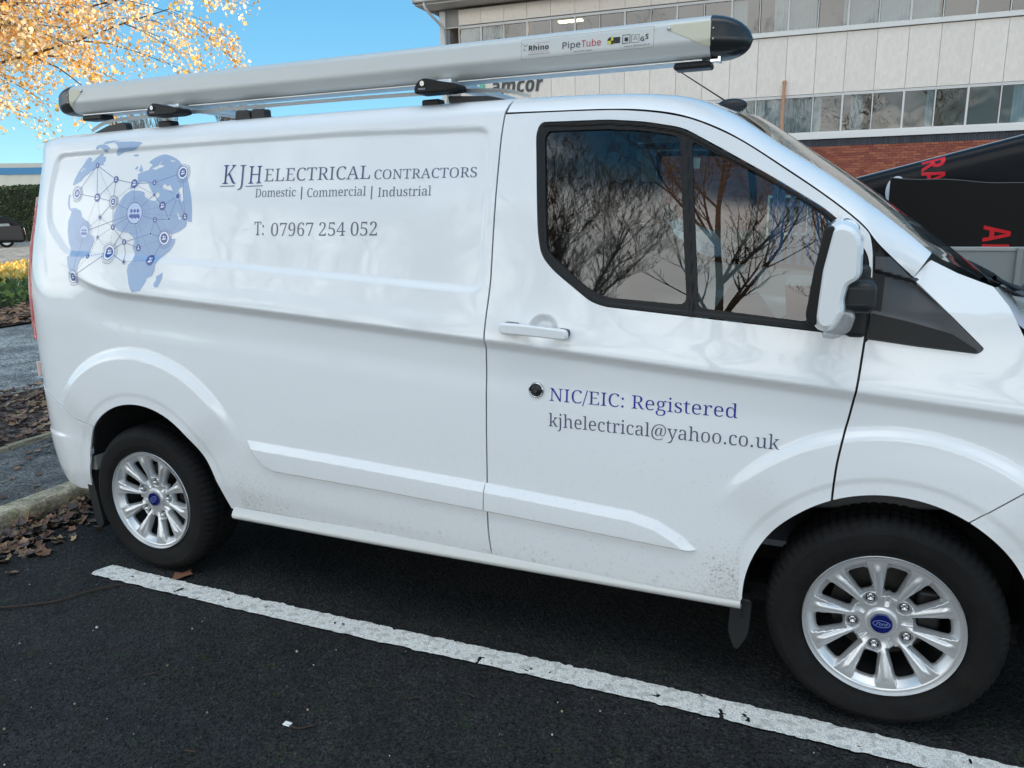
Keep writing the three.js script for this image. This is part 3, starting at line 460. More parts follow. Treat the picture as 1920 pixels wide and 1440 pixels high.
  const alloy = std([0.66, 0.665, 0.67], 0.36, 0.65), nutG = (() => { const g = new THREE.CylinderGeometry(0.0095, 0.0115, 0.014, 6).rotateX(Math.PI / 2), c = new THREE.SphereGeometry(0.0092, 12, 6, 0, 7, 0, 1.2).rotateX(Math.PI / 2).translate(0, 0, 0.003), f = new THREE.CylinderGeometry(0.0135, 0.0145, 0.004, 20).rotateX(Math.PI / 2).translate(0, 0, -0.006); return merge([g, c, f]); })();
  const capM = phys([1, 1, 1], { map: badge, roughness: 0.2, clearcoat: 1 }), disc = std([0.05, 0.048, 0.045], 0.5, 0.6), rubber = phys([0.012, 0.012, 0.0125], { roughness: 0.75, specularIntensity: 0.35, map: bytesTexture(512, 128, (i, j, w, h) => { const x = i / w, y = j / h, v = 178 + 50 * nE(x, y * 0.25) + 40 * nA(x, y * 0.3), b = sstep(0.55, 0.9, nB(x, y * 0.3)); return [v * (1 + 0.10 * b), v * (1 + 0.04 * b), v * (1 - 0.06 * b)]; }) });
  return (x, z, flip, steer = 0, turn = 0) => {
    const w = new THREE.Group(); w.name = 'wheel'; van.add(w); w.position.set(x, 0.335, z); w.rotation.y = (flip ? Math.PI : 0) + steer;
    mesh('tyre', tyre, rubber, w);
    const spin = new THREE.Group();
    const add = (n, g, m) => { const q = mesh(n, g, m, w); q.rotation.z = turn; return q; };
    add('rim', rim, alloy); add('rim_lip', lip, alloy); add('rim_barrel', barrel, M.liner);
    const cap = add('hub_cap', new THREE.CylinderGeometry(0.0295, 0.031, 0.008, 40).rotateX(Math.PI / 2).translate(0, 0, -0.009), capM);
    { const g = cap.geometry, p = g.attributes.position, u = g.attributes.uv; for (let i = 0; i < p.count; i++) u.setXY(i, 0.5 + p.getX(i) / 0.062, 0.5 + p.getY(i) / 0.062); }
    for (let k = 0; k < 5; k++) { const a = 0.768 + k * Math.PI * 0.4 + turn; const n = mesh('wheel_nut', nutG, M.chrome, w); n.position.set(0.080 * Math.cos(a), 0.080 * Math.sin(a), -0.018); }
    mesh('brake_disc', new THREE.CylinderGeometry(0.145, 0.145, 0.02, 48).rotateX(Math.PI / 2).translate(0, 0, -0.11), disc, w);
    mesh('brake_caliper', rbox(0.07, 0.15, 0.09, 0.015, 0.125, 0.03, -0.10), M.satin, w);
  };
})();
wheelProto(0, -0.03, false, 0, 0.62); wheelProto(2.933, -0.03, false, 0, 0); wheelProto(0, 2 * ZC + 0.03, true); wheelProto(2.933, 2 * ZC + 0.03, true);
const GLOBE_LAND=[[-339,1702,-330,1724,-308,1756,-282,1781,-262,1803,-246,1814,-228,1806,-233,1792,-217,1795,-200,1810,-178,1823,-159,1823,-162,1810,-144,1812,-145,1792,-156,1786,-152,1778,-180,1776,-207,1762,-225,1756,-234,1750,-251,1741,-265,1735,-287,1716,-314,1706,-333,1698],[-199,1845,-193,1856,-175,1862,-147,1862,-127,1855,-109,1843,-124,1839,-132,1828,-146,1830,-153,1840,-173,1850,-186,1841],[-157,1867,-131,1877,-84,1878,-56,1874,-101,1869,-133,1864],[-87,1867,-55,1870,8,1867,54,1863,77,1856,56,1846,40,1834,14,1829,-31,1826,-52,1818,-69,1811,-82,1818,-77,1830,-62,1842,-71,1855],[18,1810,28,1812,41,1812,52,1809,44,1805,26,1805],[68,1774,75,1758,83,1745,71,1741,57,1745,64,1755],[45,1765,55,1759,47,1751,34,1753],[54,1733,88,1742,113,1747,122,1759,133,1764,127,1770,115,1775,115,1781,141,1794,166,1802,195,1806,225,1800,260,1786,278,1775,302,1750,322,1716,341,1674,356,1631,363,1589,365,1537,338,1542,339,1533,335,1521,304,1503,260,1490,242,1507,228,1543,213,1583,186,1611,167,1626,186,1644,180,1660,156,1648,142,1661,126,1682,115,1698,89,1702,72,1699,60,1687,18,1673,22,1695,59,1700],[25,1668,72,1666,101,1659,105,1643,133,1627,168,1623,186,1608,213,1580,228,1537,243,1500,260,1473,283,1473,277,1455,254,1427,225,1409,205,1394,189,1372,187,1348,176,1329,148,1319,142,1301,128,1282,118,1267,74,1261,63,1275,50,1299,35,1345,39,1370,63,1389,63,1414,49,1439,57,1461,52,1480,24,1498,-7,1500,-39,1508,-58,1527,-67,1549,-64,1578,-50,1603,-34,1627,-10,1652],[232,1342,231,1321,222,1302,212,1284,195,1284,187,1296,200,1311,198,1326,214,1333],[-334,1591,-310,1604,-275,1592,-261,1564,-243,1554,-213,1541,-210,1496,-181,1483,-176,1467,-185,1451,-198,1426,-202,1413,-221,1400,-243,1390,-260,1364,-266,1341,-294,1334,-320,1344,-331,1366,-335,1402,-318,1404,-322,1428,-341,1461,-352,1503,-353,1549,-340,1572],[-361,1657,-347,1661,-352,1647,-354,1624,-345,1601,-310,1604,-315,1597,-334,1589,-355,1601,-362,1621]];
const GLOBE_SEA=[[187,1786,173,1767,203,1760,168,1752,152,1746,130,1752,167,1764,177,1780],[195,1678,210,1691,224,1680,240,1685,255,1661,238,1663,208,1668],[291,1672,307,1673,309,1656,317,1623,305,1616,295,1639,283,1663],[285,1580,300,1563,309,1548,297,1548,288,1567],[227,1784,261,1777,237,1773],[-298,1759,-280,1770,-255,1761,-282,1765,-287,1752]];
const GLOBE_NODES=[[-191,1777,11,1],[-69,1715,14,1],[40,1695,18,2],[153,1696,11,1],[300,1730,18,4],[-305,1664,17,4],[-173,1644,18,2],[-74,1625,14,4],[-148,1562,8,0],[157,1648,5,0],[285,1640,9,0],[206,1603,18,2],[328,1559,14,1],[169,1549,11,1],[245,1551,5,0],[222,1476,19,4],[148,1494,5,0],[-68,1522,12,1],[-157,1480,6,0],[-244,1504,27,3],[54,1577,43,3],[0,1461,12,1],[82,1437,14,1],[-83,1419,22,4],[-203,1402,9,1],[14,1381,7,0],[158,1389,21,2],[-295,1315,18,4]];
const GLOBE_LINES=[[0,5],[0,6],[0,1],[1,2],[2,3],[3,4],[4,12],[5,6],[6,7],[6,1],[1,7],[7,20],[7,8],[7,17],[17,20],[19,20],[20,2],[20,9],[9,11],[11,10],[10,12],[10,14],[11,14],[14,13],[13,20],[13,16],[13,15],[16,15],[16,21],[17,21],[21,22],[21,23],[21,25],[23,25],[23,27],[23,20],[20,22],[15,26],[19,27]];
const GLOBE_DASH=[[0,7],[7,2],[2,9],[3,10],[20,11],[20,12],[6,8],[6,19],[8,19],[8,18],[8,17],[18,17],[18,24],[24,23],[24,27],[25,26],[22,15],[22,26],[20,26],[4,10],[15,12],[18,23],[17,23]];
// lettering and globe graphic, cut vinyl following the panel
function decal(name, u0, u1, v0, v1, ppm, draw, label, alpha = 1) {
  const st = 0.008, inv = (v, k) => { let best = null; for (let i = 0; i <= 4; i++) { const u = mix(u0, u1, i / 4); let lo = v - 0.3, hi = v + 0.3; for (let q = 0; q < 30; q++) { const m = (lo + hi) / 2; warp(u, m) < v ? lo = m : hi = m; } best = best === null ? lo : k > 0 ? Math.min(best, lo) : Math.max(best, lo); } return best; };
  const a = Math.floor(u0 / st) * st, b = Math.ceil(u1 / st) * st, c = Math.floor(inv(v0, 1) / st) * st, d = Math.ceil(inv(v1, -1) / st) * st, nu = Math.round((b - a) / st), nv = Math.round((d - c) / st), rows = [], uvs = [];
  const t = canvasTexture(Math.round((b - a) * ppm), Math.round((v1 - v0) * ppm), (x, w, h) => { x.clearRect(0, 0, w, h); x.save(); x.translate(-a * ppm, h + v0 * ppm); x.scale(ppm, ppm); draw(x); x.restore(); });
  const g = trimmed({ u0: a + 1e-6, u1: b - 1e-6, v0: c + 1e-6, v1: d - 1e-6, st, sdf: (u, w) => { const v = warp(u, w); return Math.min(v - v0, v1 - v, 1); }, P: (u, w) => bodyN(u, warp(u, w), 0.0012), uv: (u, w) => [(u - a) / (b - a), (warp(u, w) - v0) / (v1 - v0)] });
  const m = mesh(name, g, phys([1, 1, 1], { map: t, transparent: true, roughness: 0.3, clearcoat: 0.6, clearcoatRoughness: 0.1 }), van); m.userData.label = label; return m;
}
// text in metres: canvas y runs down, so heights are negated
function type(x, str, u0, u1, base, cap, color, weight = 'serif', skewY = 0) {
  x.save(); x.fillStyle = color; x.font = '100px ' + weight; const w = x.measureText(str).width; x.transform((u1 - u0) / w, -skewY * (u1 - u0) / w, 0, cap / 71, u0, -base); x.fillText(str, 0, 0); x.globalCompositeOperation = 'destination-out'; x.strokeStyle = '#000'; x.lineWidth = 1.4; x.strokeText(str, 0, 0); x.restore();
}
const INK = '#3a4d86', GREYINK = '#50566f', DEEP = '#1a2878';
decal('company_name_lettering', 0.49, 1.625, 1.60, 1.772, 1600, (x) => {
  type(x, 'K', 0.503, 0.572, 1.680, 0.072, DEEP, 'serif', -0.02); type(x, 'J', 0.585, 0.622, 1.679, 0.070, '#4a5580'); type(x, 'H', 0.630, 0.700, 1.677, 0.066, DEEP);
  type(x, 'ELECTRICAL', 0.707, 1.183, 1.684, 0.046, '#4d5473', 'serif', -0.01); type(x, 'CONTRACTORS', 1.194, 1.603, 1.677, 0.033, '#575c77', 'serif', -0.012);
  x.fillStyle = '#3e4a80'; x.fillRect(0.497, -1.673, 0.072, 0.003); x.fillRect(0.622, -1.670, 0.083, 0.003);
  type(x, 'Domestic', 0.671, 0.862, 1.626, 0.031, GREYINK); x.fillStyle = DEEP; x.fillRect(0.885, -1.660, 0.0042, 0.046); type(x, 'Commercial', 0.910, 1.168, 1.622, 0.031, GREYINK); x.fillStyle = GREYINK; x.fillRect(1.189, -1.654, 0.0042, 0.046); type(x, 'Industrial', 1.216, 1.432, 1.616, 0.031, GREYINK);
}, 'company name and trade lines in thin blue and grey serif letters');
decal('telephone_lettering', 0.66, 1.24, 1.462, 1.552, 1600, (x) => { type(x, 'T:', 0.675, 0.726, 1.486, 0.050, '#3a4a86'); type(x, '07967 254 052', 0.752, 1.227, 1.483, 0.048, GREYINK); }, 'telephone number in grey serif figures');
decal('registration_lettering', 1.875, 2.51, 0.915, 1.0, 1800, (x) => type(x, 'NIC/EIC: Registered', 1.887, 2.493, 0.946, 0.043, '#0d1a92', 'serif', -0.012), 'blue registration line on the cab door');
decal('email_lettering', 1.875, 2.635, 0.83, 0.918, 1800, (x) => type(x, 'kjhelectrical@yahoo.co.uk', 1.886, 2.616, 0.860, 0.043, '#4c5170', 'serif', -0.008), 'grey e-mail address on the cab door');
decal('globe_graphic', -0.42, 0.40, 1.22, 1.90, 1900, (x) => {
  const mm = (a) => a / 1000, poly = (p) => { x.beginPath(); for (let i = 0; i < p.length; i += 2) (i ? x.lineTo : x.moveTo).call(x, mm(p[i]), -mm(p[i + 1])); x.closePath(); x.fill(); };
  x.lineJoin = 'round'; x.fillStyle = 'rgba(156,183,219,0.78)'; GLOBE_LAND.forEach(poly);
  x.globalCompositeOperation = 'destination-out'; x.fillStyle = '#000'; GLOBE_SEA.forEach(poly); x.globalCompositeOperation = 'source-over';
  const seg = ([a, b]) => { const p = GLOBE_NODES[a], q = GLOBE_NODES[b]; x.beginPath(); x.moveTo(mm(p[0]), -mm(p[1])); x.lineTo(mm(q[0]), -mm(q[1])); x.stroke(); };
  x.strokeStyle = 'rgba(70,92,150,0.85)'; x.lineWidth = 0.0022; GLOBE_LINES.forEach(seg); x.setLineDash([0.005, 0.0055]); x.strokeStyle = 'rgba(80,100,150,0.75)'; GLOBE_DASH.forEach(seg); x.setLineDash([]);
  const ring = (cx, cy, r, w, c, a0 = 0, a1 = 7) => { x.strokeStyle = c; x.lineWidth = w; x.beginPath(); x.arc(cx, cy, r, a0, a1); x.stroke(); };
  const disc = (cx, cy, r, c) => { x.fillStyle = c; x.beginPath(); x.arc(cx, cy, r, 0, 7); x.fill(); };
  const person = (cx, cy, s, c) => { disc(cx, cy - 0.42 * s, 0.28 * s, c); x.fillStyle = c; x.beginPath(); x.ellipse(cx, cy + 0.5 * s, 0.52 * s, 0.48 * s, 0, Math.PI, 2 * Math.PI); x.fill(); };
  const NAVY = '#33468c', PALE = '#e8edf4';
  for (const [a, b, r0, k] of GLOBE_NODES) {
    const cx = mm(a), cy = -mm(b), r = mm(r0);
    if (k === 0) { ring(cx, cy, r * 1.5, 0.002, 'rgba(190,205,228,0.8)'); disc(cx, cy, r, NAVY); }
    if (k === 1 || k === 2) { disc(cx, cy, r, NAVY); if (k === 2) { person(cx + r * 0.28, cy - r * 0.05, r * 0.62, '#c8d2e6'); person(cx - r * 0.18, cy + r * 0.02, r * 0.75, PALE); } else person(cx, cy, r * 0.8, PALE); }
    if (k === 4) { disc(cx, cy, r * 1.45, '#e3e8f0'); ring(cx, cy, r * 1.42, 0.0026, NAVY); disc(cx, cy, r, NAVY); person(cx + r * 0.28, cy - r * 0.05, r * 0.6, '#c8d2e6'); person(cx - r * 0.18, cy, r * 0.72, PALE); ring(cx, cy, r * 1.8, 0.0016, 'rgba(70,85,140,0.7)'); ring(cx, cy, r * 2.1, 0.0018, 'rgba(70,85,140,0.75)', -0.9, 2.2); }
    if (k === 3) { disc(cx, cy, r, r > 0.035 ? '#b3c6e3' : 'rgba(176,194,226,0.9)'); ring(cx, cy, r, r > 0.035 ? 0.0035 : 0.0018, '#33488c'); for (const d of [-1, 0, 1]) { disc(cx + d * r * 0.42, cy - r * 0.2, r * 0.17, '#2b4699'); x.beginPath(); x.ellipse(cx + d * r * 0.42, cy + r * 0.36, r * 0.30, r * 0.28, 0, Math.PI, 7); x.fill(); } x.fillStyle = '#2b4699'; x.fillRect(cx - r * 0.72, cy + r * 0.26, r * 1.44, r * 0.14); for (const f of [1.25, 1.42, 1.65, 1.9]) ring(cx, cy, r * f, 0.0015, 'rgba(80,100,155,0.55)', f * 3, f * 3 + 4.6); }
  }
}, 'pale blue globe with a network of navy people icons');

// cab interior
{
  const cloth = std([0.03, 0.032, 0.035], 0.95), hard = std([0.035, 0.037, 0.04], 0.6);
  mesh('bulkhead', merge([rbox(0.02, 1.45, 1.66, 0.01, 1.735, 1.06, ZC), box(1.3, 0.02, 1.7, 2.4, 0.5, ZC)]), std([0.10, 0.105, 0.11], 0.8), van);
  for (const z of [-0.45, -1.15, -1.55]) {
    const s = part('seat', van), w = z === -0.45 ? 0.5 : 0.4;
    const back = rbox(0.14, 0.66, w, 0.06, 0, 0.33, 0, 5); back.rotateZ(0.28); back.translate(2.04, 0.84, z); mesh('backrest', back, cloth, s);
    mesh('cushion', rbox(0.52, 0.16, w, 0.06, 2.26, 0.80, z, 5), cloth, s);
    const hr = rbox(0.10, 0.2, 0.28, 0.045, 0, 0, 0, 5); hr.rotateZ(0.2); hr.translate(1.845, 1.575, z); mesh('headrest', hr, cloth, s);
  }
  const dash = [[2.62, 0.62], [2.60, 1.0], [2.66, 1.10], [2.78, 1.16], [2.95, 1.20], [3.25, 1.22], [3.3, 0.7]];
  mesh('dashboard', extr(rounded(dash, 0.05, 4), 1.62, 0.01).translate(0, 0, ZC - 0.81), hard, van);
  mesh('instrument_binnacle', rbox(0.22, 0.10, 0.4, 0.04, 2.74, 1.20, -0.47, 4), hard, van);
  mesh('dash_pod', rbox(0.13, 0.22, 0.14, 0.03, 2.645, 1.115, -0.25, 4), hard, van);
  const sw = part('steering_wheel', van); sw.position.set(2.425, 1.285, -0.45); sw.rotation.set(0, 0, -0.55);
  mesh('wheel_ring', new THREE.TorusGeometry(0.185, 0.0165, 12, 48).rotateY(Math.PI / 2), M.satin, sw);
  mesh('wheel_hub', merge([rbox(0.05, 0.14, 0.15, 0.03, 0.02, -0.01, 0, 4), box(0.02, 0.04, 0.34, 0.012, 0, 0), box(0.02, 0.18, 0.05, 0.012, -0.09, 0)]), M.satin, sw);
  mesh('steering_column', rod([0.04, -0.02, 0], [0.36, -0.16, 0], 0.05), hard, sw);
  mesh('window_sticker', box(0.028, 0.032, 0.0006).rotateX(-0.2).translate(2.322, 1.690, -0.129), std([0.6, 0.62, 0.62], 0.6), van);
}
{
  const cup = thing('paper_cup', 'red paper cup with white lid standing on the dashboard', 'cup', [2.628, 1.226, -0.25]);
  mesh('cup_body', new THREE.LatheGeometry([[0, 0], [0.028, 0], [0.029, 0.003], [0.040, 0.10]].map((p) => new THREE.Vector2(...p)), 32), std([0.30, 0.03, 0.035], 0.6), cup);
  mesh('lid', new THREE.LatheGeometry([[0.0425, 0.094], [0.0425, 0.103], [0.0395, 0.106], [0.0385, 0.118], [0.036, 0.120], [0.0345, 0.114], [0, 0.113]].map((p) => new THREE.Vector2(...p)), 32), std([0.75, 0.76, 0.75], 0.5), cup);
}
// roof rails with black feet
const railY = pchip([-0.32, -0.12, 0.5, 1, 1.5, 1.72], [1.958, 1.9645, 1.9685, 1.968, 1.961, 1.955]);
{
  const geo = [], ft = [];
  const pts = []; for (let k = 0; k <= 30; k++) { const u = -0.33 + k / 30 * 2.07, e = Math.min(1, Math.min(u + 0.33, 1.74 - u) / 0.22); pts.push([u, mix(1.925, railY(u), Math.sqrt(clamp(1 - (1 - e) * (1 - e), 0, 1))), -0.245]); }
  const prof = new THREE.Shape(); prof.absellipse(0, 0, 0.012, 0.020, 0, 7);
  const rail = new THREE.ExtrudeGeometry(prof, { steps: 80, extrudePath: new THREE.CatmullRomCurve3(pts.map((p) => V(...p))), curveSegments: 14 });
  const foot = (x0, x1, lean) => extr(rounded([[x0, 1.917], [x1, 1.917], [x1 - lean, railY(x1) - 0.010], [x0 + lean, railY(x0) - 0.010]], 0.008), 0.035, 0.003).translate(0, 0, -0.262);
  const end = (s) => s < 0 ? extr(rounded([[-0.30, 1.912], [-0.085, 1.915], [-0.10, 1.952], [-0.20, 1.942]], 0.01), 0.03, 0.002).translate(0, 0, -0.258) : extr(rounded([[1.46, 1.915], [1.70, 1.917], [1.60, 1.940], [1.445, 1.950]], 0.01), 0.03, 0.002).translate(0, 0, -0.258);
  both('roof_rail', rail, M.alu);
  for (const f of [foot(0.50, 0.575, 0.008), foot(0.585, 0.645, 0.002), end(-1), end(1)]) both('rail_foot', f, M.satin);
}
{
  const a = part('aerial', van);
  mesh('aerial_base', (() => { const g = new THREE.SphereGeometry(0.045, 20, 12); g.scale(1.3, 0.62, 0.7); return g.translate(2.31, 1.935, -0.95); })(), M.satin, a);
  mesh('whip', rod([2.30, 1.945, -0.95], [2.07, 2.10, -0.95], 0.0032, 0.0022, 6), M.trim, a);
}
// cross bars that carry the tube
for (const x of [0.19, 1.435]) {
  const b = thing('roof_bar', x < 1 ? 'silver roof cross bar with black clamp nearer the van tail' : 'silver roof cross bar with black clamp above the cab door pillar', 'roof bar', [x, 1.985, 0], 0, null);
  mesh('bar', rbox(0.065, 0.022, 1.56, 0.010, 0, 0.012, ZC, 4), M.alu, b);
  for (const s of [1, -1]) {
    const z = s > 0 ? -0.20 : 2 * ZC + 0.20;
    const c = part('clamp', b);
    const body = extr(rounded([[-0.080, -0.022], [-0.080, -0.008], [-0.066, 0.010], [-0.048, 0.016], [-0.028, 0.013], [0.015, 0.002], [0.070, -0.008], [0.075, -0.018], [0.045, -0.022]], 0.012, 4), 0.07, 0.006, 3).translate(0, 0, z - 0.035);
    mesh('clamp_cover', body, M.trim, c);
    mesh('clamp_jaw', rbox(0.07, 0.03, 0.05, 0.008, -0.055, -0.055, z - 0.04), M.trim, c);
    mesh('clamp_lock', new THREE.CylinderGeometry(0.0085, 0.0085, 0.006, 20).rotateX(Math.PI / 2).translate(-0.050, 0.004, z + s * 0.043), M.chrome, c);
    if (s > 0) { const pl = mesh('clamp_lettering', new THREE.PlaneGeometry(0.045, 0.011).translate(-0.055, -0.013, z + 0.0415), std([1, 1, 1], 0.6, 0, { transparent: true, map: canvasTexture(256, 64, (q) => { q.fillStyle = '#c9cdd2'; q.font = 'bold 44px sans-serif'; q.textAlign = 'center'; q.fillText('TURTLE', 128, 48); }) }), c); }
  }
}
// pipe carrier
{
  const L0 = -0.418, L1 = 2.338, yc = 2.066, zc = -0.305;
  const t = thing('pipe_carrier', 'long silver aluminium pipe carrier tube with black end caps', 'pipe carrier', [0, yc, zc]);
  // rounded hexagonal section (z across, y up)
  const sec = (k) => rounded([[0.040, 0.0615], [0.066, 0.046], [0.073, -0.014], [0.056, -0.050], [0.030, -0.0605], [-0.030, -0.0605], [-0.056, -0.050], [-0.073, -0.014], [-0.066, 0.046], [-0.040, 0.0615]].map(([a, b]) => [a * k, b * k]), 0.012, 4);
  const tubeM = std([0.60, 0.605, 0.585], 0.5, 0.25);
  const loft = (list) => { const rows = list.map(([x, k, dy = 0]) => { const s = sec(k); return [...s, s[0]].map(([z, y]) => [x, y + dy, z]); }); return rows; };
  const smooth = (rows, flip) => sheet(rows, flip);
  mesh('tube', smooth(loft([[L0, 1], [L0 + 0.3, 1], [mix(L0, L1, 0.5), 1], [L1 - 0.3, 1], [L1, 1]]), true), tubeM, t);
  mesh('tube_flange', rbox(L1 - L0 - 0.06, 0.008, 0.075, 0.003, (L0 + L1) / 2, -0.0635, 0.0), M.alu, t);
  const capList = []; for (let k = 0; k <= 14; k++) { const a = k / 14; capList.push([a, Math.max(0.04, 1.015 * Math.pow(1 - Math.pow(a, 2.3), 0.55)), -0.012 * a]); }
  const capM = std([0.016, 0.017, 0.018], 0.3);
  mesh('end_cap', smooth(loft(capList.map(([a, k, d]) => [L1 - 0.004 + 0.118 * a, k, d])), true), capM, t);
  mesh('end_cap', smooth(loft(capList.map(([a, k, d]) => [L0 + 0.004 - 0.135 * a, k, d])), false), capM, t);
  const refl = std([0.62, 0.58, 0.45], 0.5);
  const fz = (y) => y > -0.014 ? mix(0.073, 0.066, (y + 0.014) / 0.06) + (y > 0.038 ? -0.3 * (y - 0.038) : 0) : mix(0.073, 0.056, (-0.014 - y) / 0.036);
  const plate = (pts, name) => { const r = []; for (let j = 0; j <= 8; j++) { const y = mix(pts.y0, pts.y1, j / 8), w = pts.w(y); r.push([[pts.x, y, fz(y) + 0.0015], [pts.x + w * 0.5, y, fz(y) + 0.0015], [pts.x + w, y, fz(y) + 0.0015]]); } mesh(name, sheet(r, pts.flip), refl, t); };
  plate({ x: L1 - 0.002, y0: -0.030, y1: 0.040, w: (y) => -0.135 * clamp((y + 0.036) / 0.066, 0.04, 1) * (y > 0.034 ? 0.93 : 1), flip: true }, 'reflector_plate');
  plate({ x: L0 + 0.002, y0: -0.030, y1: 0.040, w: (y) => 0.085 * clamp((y + 0.036) / 0.066, 0.04, 1) * (y > 0.034 ? 0.93 : 1), flip: false }, 'reflector_plate');
  const scr = new THREE.SphereGeometry(0.006, 12, 8);
  for (const x of [L1 - 0.128, L0 + 0.078]) { const s = mesh('rivet', scr, M.chrome, t); s.position.set(x, 0.030, fz(0.03) + 0.002); }
  for (const y of [0.018, -0.012]) for (const x of [L1 + 0.006, L0 - 0.006]) { const s = mesh('cap_screw', scr, M.chrome, t); s.scale.setScalar(0.5); s.position.set(x, y, fz(y) + 0.002); }
  mesh('latch', rbox(0.115, 0.020, 0.07, 0.008, L1 - 0.06, -0.078, 0.01), M.trim, t); mesh('latch_bolt', merge([rbox(0.03, 0.012, 0.02, 0.003, L1 + 0.008, -0.068, 0.03), rbox(0.01, 0.02, 0.03, 0.003, L1 + 0.022, -0.066, 0.03)]), M.chrome, t);
  mesh('latch', rbox(0.12, 0.022, 0.07, 0.008, L0 + 0.09, -0.078, 0.01), M.trim, t);
  const st = canvasTexture(1600, 256, (c, w, h) => {
    c.clearRect(0, 0, w, h); c.strokeStyle = '#8b8f8c'; c.lineWidth = 3; c.strokeRect(4, 4, w - 8, h - 8);
    const T = (s, x, y, px, col, font = 'bold', wd) => { c.fillStyle = col; c.font = `${font} ${px}px sans-serif`; if (wd) { const m = c.measureText(s).width; c.save(); c.translate(x, y); c.scale(wd / m, 1); c.fillText(s, 0, 0); c.restore(); } else c.fillText(s, x, y); };
    T('Rhino', 90, 150, 92, '#16181f', 'bold', 265); T('www.RhinoProducts.co.uk', 90, 205, 26, '#3c4048', 'normal', 270); c.strokeStyle = '#c23048'; c.lineWidth = 3; c.beginPath(); c.moveTo(120, 170); c.lineTo(350, 170); c.stroke(); c.beginPath(); c.moveTo(180, 62); c.lineTo(360, 62); c.stroke();
    c.strokeStyle = '#33363c'; c.lineWidth = 5; c.beginPath(); c.moveTo(30, 60); c.lineTo(48, 92); c.lineTo(82, 70); c.moveTo(42, 110); c.lineTo(36, 140); c.lineTo(70, 146); c.stroke();
    T('Pipe', 510, 168, 112, '#2a2c3c', 'normal', 235); T('Tube', 750, 168, 112, '#c22a4a', 'normal', 240); T('Pipe Carrier System', 660, 222, 26, '#4a4d55', 'normal', 220);
    c.fillStyle = '#d9cf3a'; c.beginPath(); c.arc(1105, 128, 44, 0, 7); c.fill(); c.fillStyle = '#15171c'; for (const a of [0, 1]) { c.beginPath(); c.moveTo(1105, 128); c.arc(1105, 128, 44, a * Math.PI, a * Math.PI + 1.57); c.fill(); }
    c.fillRect(1130, 92, 80, 72); c.strokeStyle = '#15171c'; c.lineWidth = 6; c.strokeRect(1240, 78, 84, 98); c.fillRect(1262, 108, 40, 44); c.lineWidth = 4; c.strokeRect(1342, 86, 86, 92); c.beginPath(); c.moveTo(1385, 100); c.lineTo(1364, 140); c.lineTo(1406, 140); c.closePath(); c.stroke();
    T('G', 1440, 170, 74, '#15171c', 'bold'); T('S', 1496, 150, 82, '#15171c', 'bold'); T('Patent GB2341003 B', 1260, 222, 26, '#4a4d55', 'normal', 290);
  });
  const rows = []; for (let j = 0; j <= 4; j++) { const y = mix(-0.020, 0.044, j / 4), r = []; for (let i = 0; i <= 2; i++) r.push([mix(1.72, 2.165, i / 2), y, fz(y) + 0.0016]); rows.push(r); }
  mesh('product_label', sheet(rows), phys([1, 1, 1], { map: st, transparent: true, roughness: 0.35 }), t).userData.label = 'clear maker label with black and red print';
  for (const x of [0.19, 1.435]) mesh('mounting_foot', rbox(0.05, 0.016, 0.08, 0.004, x, -0.0755, 0), M.satin, t);
}
